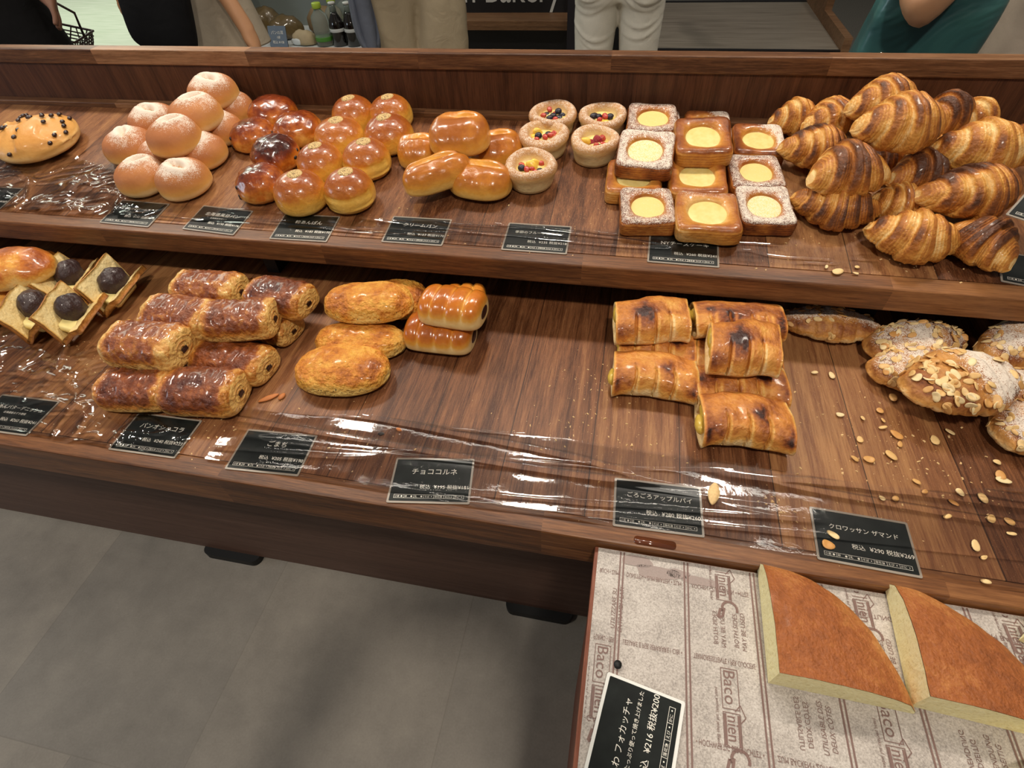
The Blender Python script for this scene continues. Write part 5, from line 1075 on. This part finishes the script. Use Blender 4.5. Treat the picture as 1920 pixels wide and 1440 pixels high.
# ------------------------------------------------------------------ people behind the display
def skin_mesh(name, J, E_, m, sub=2, root=0, smooth_it=0):
    """J: {key: ((x,y,z),(rx,ry))}; one continuous skinned surface along the edges"""
    keys = list(J); ix = {k: i for i, k in enumerate(keys)}
    me = bpy.data.meshes.new(name); me.from_pydata([J[k][0] for k in keys], [(ix[a], ix[b]) for a, b in E_], [])
    o = bpy.data.objects.new(name, me); COL.objects.link(o)
    o.modifiers.new('skin', 'SKIN').use_smooth_shade = True
    for k in keys:
        v = me.skin_vertices[0].data[ix[k]]; r = J[k][1]; v.radius = r if hasattr(r, '__len__') else (r, r); v.use_root = ix[k] == root
    o.modifiers.new('sub', 'SUBSURF').levels = sub
    dg = bpy.context.evaluated_depsgraph_get(); dg.update()
    out = bpy.data.meshes.new_from_object(o.evaluated_get(dg)); bpy.data.objects.remove(o); bpy.data.meshes.remove(me)
    out.name = name; out.materials.clear(); out.materials.append(m); out.polygons.foreach_set('use_smooth', [True]*len(out.polygons)); return out
def remeshed(name, parts, m, vox=.009, fold=None, it=6):
    V, F = join(parts); me = bpy.data.meshes.new(name); me.from_pydata([tuple(v) for v in V], [], F); o = bpy.data.objects.new(name, me); COL.objects.link(o)
    r = o.modifiers.new('r', 'REMESH'); r.mode = 'VOXEL'; r.voxel_size = vox; s = o.modifiers.new('s', 'SMOOTH'); s.iterations = it; s.factor = .5
    dg = bpy.context.evaluated_depsgraph_get(); dg.update(); out = bpy.data.meshes.new_from_object(o.evaluated_get(dg)); bpy.data.objects.remove(o); bpy.data.meshes.remove(me)
    out.name = name; out.materials.clear(); out.materials.append(m); out.polygons.foreach_set('use_smooth', [True]*len(out.polygons))
    if fold:
        co = np.array([v.co[:] for v in out.vertices]); no = np.array([v.normal[:] for v in out.vertices]); co = co+no*fold(co)[:, None]; out.vertices.foreach_set('co', co.ravel()); out.update()
    return out
def skin_mat(name, c): 
    t = NT(name); n = t.noise(t.obj(), 35, 3); c = lin(c); t.set(Base_Color=t.mix(n, tuple(x*.9 for x in c[:3])+(1,), tuple(x*1.08 for x in c[:3])+(1,)), Roughness=.5, Subsurface_Weight=.08); t.b.inputs['Subsurface Radius'].default_value = (.01, .004, .002); return t.m
def cloth(name, c, sc=350, nz=.07, fold=.3): 
    t = NT(name); n = t.noise(t.obj(), sc, 2); n2_ = t.noise(t.obj(), 14, 3, .5, .6); c = lin(c)
    t.set(Base_Color=t.mix(n, tuple(x*(1-nz) for x in c[:3])+(1,), tuple(min(1, x*(1+nz)) for x in c[:3])+(1,)), Roughness=.85, Normal=t.bump(n2_, fold, .02)); t.b.inputs['Specular IOR Level'].default_value = .2; return t.m
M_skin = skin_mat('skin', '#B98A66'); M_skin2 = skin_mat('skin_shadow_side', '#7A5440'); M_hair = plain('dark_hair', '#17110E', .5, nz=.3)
M_eye = plain('eye_white', '#D8D4CE', .3); M_iris = plain('iris', '#22150E', .2); M_lipc = plain('lips', '#94564A', .5)
BODY = {'pelvis': ((0, 0, .90), (.13, .10)), 'waist': ((0, 0, 1.03), (.115, .085)), 'chest': ((0, 0, 1.20), (.13, .095)), 'neckb': ((0, .005, 1.335), (.06, .055)), 'neck': ((0, .0, 1.39), (.048, .048)), 'skull': ((0, -.01, 1.47), (.072, .085)), 'crown': ((0, 0, 1.545), (.058, .072)),
        'sl': ((-.155, 0, 1.30), .05), 'el': ((-.20, .02, 1.05), .037), 'wl': ((-.215, -.03, .82), .026), 'hl': ((-.215, -.04, .755), (.036, .018)),
        'sr': ((.155, 0, 1.30), .05), 'er': ((.20, .02, 1.05), .037), 'wr': ((.215, -.03, .82), .026), 'hr': ((.215, -.04, .755), (.036, .018)),
        'tl': ((-.085, 0, .78), .078), 'kl': ((-.09, -.005, .45), .054), 'al': ((-.09, .02, .09), .036), 'fl': ((-.095, -.11, .035), (.036, .028)),
        'tr': ((.085, 0, .78), .078), 'kr': ((.09, -.005, .45), .054), 'ar': ((.09, .02, .09), .036), 'fr': ((.095, -.11, .035), (.036, .028))}
BE = [('pelvis', 'waist'), ('waist', 'chest'), ('chest', 'neckb'), ('neckb', 'neck'), ('neck', 'skull'), ('skull', 'crown'), ('chest', 'sl'), ('sl', 'el'), ('el', 'wl'), ('wl', 'hl'), ('chest', 'sr'), ('sr', 'er'), ('er', 'wr'), ('wr', 'hr'), ('pelvis', 'tl'), ('tl', 'kl'), ('kl', 'al'), ('al', 'fl'), ('pelvis', 'tr'), ('tr', 'kr'), ('kr', 'ar'), ('ar', 'fr')]
def fingers(J, E_, w, h, side, spread=.011, L=.062):
    """five separate fingers rooted in the palm, thumb from the side"""
    H = Vector(J[h][0]); W = Vector(J[w][0]); d = (H-W).normalized(); sd = Vector((0, 1, 0)) if abs(d.y) < .8 else Vector((1, 0, 0)); sd = (sd-d*sd.dot(d)).normalized(); cu = d.cross(sd)*side
    for i, (o, l) in enumerate(((-1.5, .80), (-.5, .95), (.5, 1.0), (1.5, .92))):
        a = H+sd*o*spread+d*.018; b = a+d*l*L*.5+cu*.006; c = b+d*l*L*.45+cu*.014
        for n_, p, r in (('a', a, .0095), ('b', b, .0085), ('c', c, .0075)): J[f'{h}{i}{n_}'] = (tuple(p), r)
        E_ += [(h, f'{h}{i}a'), (f'{h}{i}a', f'{h}{i}b'), (f'{h}{i}b', f'{h}{i}c')]
    a = W+d*.022+sd*.026; b = a+d*.03+sd*.016; J[h+'ta'] = (tuple(a), .011); J[h+'tb'] = (tuple(b), .009); E_ += [(w, h+'ta'), (h+'ta', h+'tb')]
def person(label, loc, yaw, skin, over={}, scale=1.0):
    J = dict(BODY); J.update(over); E_ = list(BE); fingers(J, E_, 'wl', 'hl', 1); fingers(J, E_, 'wr', 'hr', -1)
    r = link('person', skin_mesh('person', J, E_, skin)); r.matrix_world = Matrix.Translation(loc) @ Matrix.Rotation(math.radians(yaw), 4, 'Z') @ Matrix.Scale(scale, 4)
    tag(r, label, 'person')
    # face looks along -Y of the figure
    hp = J['skull'][0]
    hair = revolve(.083, .16, 20, 24, .5, .9, .9, 3, .04); V, F = closed(hair); V[:, 1] = V[:, 1]*1.12+.014; V[:, 2] += hp[2]-.045; keep = (V[:, 1] > -.035) | (V[:, 2] > hp[2]+.045)
    F = [f for f in F if all(keep[i] for i in f)]; link('hair', mesh('hair', V, F, M_hair), r)
    for sx_ in (-1, 1):
        e = link('eye', ball(.012, M_eye, 'eye', (1, .6, .7), 0, 0, 10), r, T(hp[0]+sx_*.03, hp[1]-.074, hp[2]+.012)); link('iris', ball(.0055, M_iris, 'iris', (1, .4, 1), 0, 0, 8), e, T(0, -.006, 0))
        link('ear', ball(.026, skin, 'ear', (.3, .6, 1.1), 1, .1, 10), r, T(hp[0]+sx_*.076, hp[1]+.008, hp[2]))
    V, F = tube([(0, -.080, hp[2]+.018), (0, -.094, hp[2]-.010), (0, -.104, hp[2]-.026), (0, -.086, hp[2]-.036)], [.007, .010, .014, .008], 10); link('nose', mesh('nose', V, F, skin), r)
    link('mouth', ball(.02, M_lipc, 'mouth', (1, .35, .32), 0, 0, 10), r, T(hp[0], hp[1]-.072, hp[2]-.052)); return r
def gauss(c, s): return lambda P: np.exp(-(((P-np.array(c))/np.array(s))**2).sum(1))

ARMS_UP = {'el': ((-.17, -.10, 1.06), .037), 'wl': ((-.12, -.30, 1.04), .026), 'hl': ((-.10, -.36, 1.05), (.036, .018)), 'er': ((.17, -.10, 1.06), .037), 'wr': ((.12, -.30, 1.04), .026), 'hr': ((.10, -.36, 1.05), (.036, .018))}
# white trousers, seen from behind, centre
M_wt = cloth('white_cotton', '#CFCBBE', fold=.25); M_navy = cloth('navy_knit', '#1A2030')
p5 = person('person in white trousers seen from behind between the dark counter and the low table', (-.098, 2.40, 0), 180, M_skin, ARMS_UP)
def leg(sx_, r=1.0, knee=0, top=.80, w0=.092, w1=.070, w2=.062):
    return tube([(sx_*.078, 0, .86), (sx_*.080, .0, .74), (sx_*.083, .002, .64), (sx_*.086, .0, .55), (sx_*.088, -.004, .45), (sx_*.089, .004, .25), (sx_*.09, .01, .075)], [(w0*.95, w0*1.1), (w0*.93, w0*1.12), (w0*.86, w0), (w1*1.06, w1*1.12), (w1, w1*1.05), (w2, w2), (w2*.98, w2)], 28)
seat = tube([(0, .0, .72), (0, .005, .83), (0, 0, .95), (0, 0, 1.02)], [(.135, .085), (.166, .12), (.158, .115), (.13, .09)], 36)
b1 = ball(.092, M_wt, 't', (1, 1, 1)); 
def vf(me): return np.array([v.co[:] for v in me.vertices]), [tuple(p.vertices) for p in me.polygons]
but = []
for sx_ in (-1, 1): V, F = vf(b1); but.append((V*np.array([.92, .85, .95])+np.array([sx_*.076, .050, .775]), F))
def folds(P):
    s = 0
    for cx, cz, ln, wd, sl, am in ((-.085, .725, .07, .006, .25, .006), (-.085, .700, .06, .006, .2, .005), (.085, .735, .07, .006, -.32, .006), (.10, .69, .055, .006, -.1, .005), (-.09, .645, .05, .006, -.12, .005), (-.09, .61, .055, .007, -.22, .005), (.09, .60, .06, .007, .25, .006), (.085, .575, .05, .006, .35, .004), (-.1, .50, .05, .007, .2, .004), (.1, .49, .05, .007, -.2, .004)):
        u = P[:, 2]-cz-sl*(P[:, 0]-cx)-6*(P[:, 0]-cx)**2; s = s+am*np.exp(-(u/wd)**2-((P[:, 0]-cx)/ln)**2)-am*.6*np.exp(-((u+.012)/wd)**2-((P[:, 0]-cx)/ln)**2)
    return s*(P[:, 1] > 0)+.002*fbm(P, 14, 3, 2)
link('trousers', remeshed('trousers', [leg(-1), leg(1), seat]+but, M_wt, .007, folds, 8), p5)
def top_part(J2, m, name='shirt'): 
    E2 = [('pelvis', 'waist'), ('waist', 'chest'), ('chest', 'neckb'), ('chest', 'sl'), ('sl', 'el'), ('chest', 'sr'), ('sr', 'er')]; return skin_mesh(name, J2, E2, m)
def shirt_J(over={}, g=.022):
    J = {k: (v[0], tuple(np.array(v[1] if hasattr(v[1], '__len__') else (v[1], v[1]))+g)) for k, v in BODY.items()}
    for k, v in over.items(): J[k] = (v[0], tuple(np.array(v[1] if hasattr(v[1], '__len__') else (v[1], v[1]))+g))
    return {k: J[k] for k in ('pelvis', 'waist', 'chest', 'neckb', 'sl', 'el', 'sr', 'er')}
J5 = shirt_J({k: ARMS_UP[k] for k in ('el', 'er')}); J5['pelvis'] = ((0, 0, 1.0), (.14, .11)); link('jumper', top_part(J5, M_navy, 'jumper'), p5)

# wide beige trousers with a blue-grey jacket tail, left of centre
M_bt = cloth('beige_linen', '#A6987F', fold=.35); M_bg = cloth('blue_grey_cloth', '#6A7180', fold=.4)
p4 = person('person in wide beige trousers with a blue-grey jacket hanging at the side', (-.885, 2.42, 0), 200, M_skin, ARMS_UP)
lA = tube([(-.075, 0, .92), (-.08, .0, .8), (-.085, .02, .66), (-.075, .03, .5), (-.07, .04, .3), (-.07, .04, .06)], [(.10, .11), (.105, .12), (.105, .115), (.105, .11), (.11, .11), (.115, .115)], 28)
lB = tube([(.075, 0, .92), (.08, .0, .8), (.088, -.02, .66), (.095, -.04, .5), (.10, -.03, .3), (.10, -.03, .06)], [(.10, .11), (.105, .12), (.1, .115), (.1, .11), (.105, .11), (.11, .11)], 28)
link('trousers', remeshed('trousers', [lA, lB, seat], M_bt, .009, lambda P: .006*np.sin(np.arctan2(P[:, 1], np.abs(P[:, 0])-.085)*5+P[:, 2]*6)*sstep(.85, .6, P[:, 2])+.003*fbm(P, 12, 5, 2)), p4)
J4 = shirt_J({k: ARMS_UP[k] for k in ('el', 'er')}, .03); link('jacket', top_part(J4, M_bg, 'jacket'), p4)
u = np.linspace(-1, 1, 22); w = np.linspace(0, 1, 20); U, Wd = np.meshgrid(w, u, indexing='ij')
wid = .062*(1-.05*U)*np.where(U < .72, 1, np.sqrt(np.clip(1-((U-.72)/.29)**2, 0, 1))); 
Xj = .195+Wd*wid+.02*U; Yj = .02+.014*np.sin(Wd*6+U*2)-.02*U; Zj = 1.0-U*.46
Vj, Fj = rings(np.stack([Xj, Yj, Zj], -1), False); tail = mesh('jacket_tail', Vj, Fj, M_bg); o = link('jacket_tail', tail, p4); sd = o.modifiers.new('t', 'SOLIDIFY'); sd.thickness = .02

# beige blouse with a hanging arm, left
M_bl = cloth('beige_blouse', '#A79C8A', fold=.3); M_blk = cloth('black_cloth', '#0E0E10', fold=.2)
ov = {'sr': ((.15, .0, 1.30), .05), 'er': ((.125, -.13, 1.0), .036), 'wr': ((.235, -.16, .74), .0255), 'hr': ((.25, -.17, .672), (.034, .017))}
p3 = person('person in a loose beige blouse with one bare arm hanging down', (-1.625, 2.06, 0), 12, M_skin, ov)
J3 = shirt_J({'er': ((.19, -.03, 1.10), .05), 'el': ((-.19, .0, 1.10), .05)}, .03)
blouse = tube([(0, 0, 1.30), (0, 0, 1.15), (.01, 0, .98), (.015, 0, .80), (.02, 0, .63)], [(.13, .10), (.15, .12), (.165, .135), (.195, .15), (.225, .165)], 40, False)
fo = lambda P: .011*np.sin(np.arctan2(P[:, 1], P[:, 0])*9+P[:, 2]*3)*sstep(1.2, .8, P[:, 2])
V, F = blouse; Vn = V.copy(); Vn[:, :2] *= (1+6*fo(V)[:, None]*.35/.2*.2)
blm = mesh('blouse', Vn, F, M_bl); o = link('blouse', blm, p3); o.modifiers.new('t', 'SOLIDIFY').thickness = .004; o.modifiers.new('s', 'SUBSURF').levels = 1
link('blouse_yoke', top_part({k: v for k, v in J3.items()} | {'pelvis': ((0, 0, 1.0), (.12, .1))}, M_bl, 'blouse_yoke'), p3)
link('skirt', skin_mesh('skirt', {'a': ((0, 0, .95), (.16, .12)), 'b': ((0, 0, .7), (.19, .15)), 'c': ((0, 0, .35), (.22, .18))}, [('a', 'b'), ('b', 'c')], M_blk), p3)

# black tote bag beside the blouse
A, t, a = loaf(.215, .07, .46, 30, 30, .5, 4, 3, 3, .03); V, F = closed(A); tb_ = link('tote_bag', mesh('tote_bag', V, F, M_blk)); tb_.matrix_world = Matrix.Translation((-1.585, 1.80, .690)) @ Matrix.Rotation(math.radians(12), 4, 'Z') @ Matrix.Rotation(math.radians(13), 4, 'Y'); tag(tb_, 'big plain black bag hanging beside the beige blouse', 'bag')
V, F = tube([(-.08, 0, .42), (-.07, 0, .58), (0, 0, .68), (.07, 0, .58), (.08, 0, .42)], .009, 10); link('bag_handle', mesh('bag_handle', V, F, M_blk), tb_)

# black clothes at the far left with a shopping basket
ov = {'sr': ((.15, -.02, 1.28), .05), 'er': ((.205, -.06, 1.06), .037), 'wr': ((.215, -.13, .90), .027), 'hr': ((.22, -.15, .84), (.036, .018))}
p1 = person('person in black clothes at the far left edge holding a wire basket', (-2.19, 1.75, 0), 40, M_skin2, ov)
dress = tube([(0, 0, 1.30), (0, 0, 1.12), (0, 0, .95), (0, 0, .7), (0, 0, .35)], [(.14, .11), (.155, .13), (.17, .145), (.20, .18), (.24, .21)], 36); V, F = dress; link('dress', mesh('dress', V, F, M_blk), p1); link('top', top_part(shirt_J({'er': ((.20, -.10, 1.12), .045)}, .025), M_blk, 'top'), p1)
M_wire = plain('brown_wire', '#3A2620', .4, metal=.3)
bk = empty('wire_basket', (-2.375, 2.08, .535)); tag(bk, 'dark brown wire shopping basket held at the far left', 'basket'); W0, D0, W1, D1, Hb = .085, .06, .115, .085, .155
def rpt(f, s): 
    a_, b_ = W0+(W1-W0)*f, D0+(D1-D0)*f; q = s*4; i = int(q) % 4; r_ = q-int(q); c_ = [(-a_, -b_), (a_, -b_), (a_, b_), (-a_, b_)]; p, n_ = c_[i], c_[(i+1) % 4]; return (p[0]+(n_[0]-p[0])*r_, p[1]+(n_[1]-p[1])*r_, Hb*f)
parts = []
for f in (0, .08, .16, .24, .32, .40, .48, .56, .64, .72, .80, .88, 1.0):
    V, F = tube([rpt(f, s/16) for s in range(17)], .0045 if f == 1 else .0028, 6); parts.append((V, F))
for s in range(32): V, F = tube([rpt(f, (s+(1.2 if s % 2 else -1.2)*f)/32 % 1) for f in (0, .25, .5, .75, 1)], .0026, 6); parts.append((V, F))
for k in range(5): V, F = tube([(-W0+2*W0*k/4, -D0, 0), (-W0+2*W0*k/4, D0, 0)], .0022, 6); parts.append((V, F))
V, F = join(parts); link('basket_mesh', mesh('basket_mesh', V, F, M_wire), bk)
V, F = tube([(-W1, 0, Hb), (-W1*.9, 0, Hb+.08), (0, 0, Hb+.12), (W1*.9, 0, Hb+.08), (W1, 0, Hb)], .005, 8); link('handle', mesh('handle', V, F, M_wire), bk); bk.rotation_euler = (0, .28, .3)

# green bag under an elbow, right
M_grn = NT('green_leather'); _n = M_grn.noise(M_grn.obj(), 5, 3, .5, 1.2)
M_grn.set(Base_Color=M_grn.ramp(_n, [(.3, '#24474A'), (.7, '#3E6E6A')]), Roughness=.34, Coat_Weight=.2, Normal=M_grn.bump(_n, .5, .03)); M_grn = M_grn.m
# figure faces +Y (turned half round), so its right side (+x) lies to the left of the picture
ov = {'sr': ((.165, 0, 1.28), .054), 'er': ((.425, .26, .865), .050), 'wr': ((.41, .05, 1.02), .034), 'hr': ((.38, -.02, 1.05), (.036, .018)),
      'sl': ((-.155, 0, 1.28), .052), 'el': ((-.2, .05, 1.02), .042), 'wl': ((-.10, -.18, .95), .03), 'hl': ((-.06, -.22, .94), (.036, .018))}
p6 = person('person in a cream jacket with a bare elbow over a green bag', (.98, 1.72, 0), 180, M_skin, ov)
M_crm = cloth('cream_cotton', '#B5AA8C', fold=.35)
J6 = shirt_J({'er': ((.255, .10, 1.14), .055), 'el': ((-.18, .02, 1.14), .05)}, .03); J6['pelvis'] = ((0, 0, .82), (.165, .14)); link('jacket', top_part(J6, M_crm, 'jacket'), p6); link('trousers', remeshed('trousers', [leg(-1), leg(1), seat], cloth('pale_trousers', '#B7A99A'), .010), p6)
A, t, a = loaf(.25, .10, .34, 40, 34, .5, 5, 3.2, 6, .03); V, F = closed(A); V[:, 2] += .012*np.sin(V[:, 0]*22)*sstep(.15, .3, V[:, 2])
hb = link('handbag', mesh('handbag', V, F, M_grn)); hb.matrix_world = Matrix.Translation((.605, 1.60, .60)) @ Matrix.Rotation(math.radians(-4), 4, 'Z') @ Matrix.Rotation(math.radians(8), 4, 'Y'); tag(hb, 'large dark green leather bag tucked under the elbow at the right', 'handbag')
V, F = tube([(-.11, 0, .27), (-.10, .05, .42), (.0, .09, .50), (.1, .05, .42), (.11, 0, .27)], .009, 10); link('bag_strap', mesh('bag_strap', V, F, M_grn), hb)
link('metal_stud', ball(.006, plain('brass', '#C9BFA8', .25, metal=1), 'metal_stud', (1, .6, 1), 0, 0, 8), hb, T(-.075, -.052, .165))

# the photographer, standing at the table with a phone held out (throws the shadow on the floor)
ovp = {'el': ((-.20, -.14, 1.06), .037), 'wl': ((-.135, -.335, 1.185), .026), 'hl': ((-.105, -.385, 1.215), (.034, .017)), 'er': ((.20, -.14, 1.06), .037), 'wr': ((.135, -.335, 1.185), .026), 'hr': ((.105, -.385, 1.215), (.034, .017))}
p7 = person('person holding up a phone on the near side of the table', (0, -.455, 0), 180, M_skin, ovp)
link('shirt', top_part(shirt_J({k: ovp[k] for k in ('el', 'er')}, .022), M_navy, 'shirt'), p7); link('trousers', remeshed('trousers', [leg(-1), leg(1), seat], cloth('dark_denim', '#20242C'), .011), p7)
ph = link('phone', bevel_box('phone', -.076, .076, -.036, .036, .004, .012, M_blk, .003)); ph.matrix_world = cam.matrix_world.copy(); tag(ph, 'black phone held up by the person at the near side of the table', 'phone')
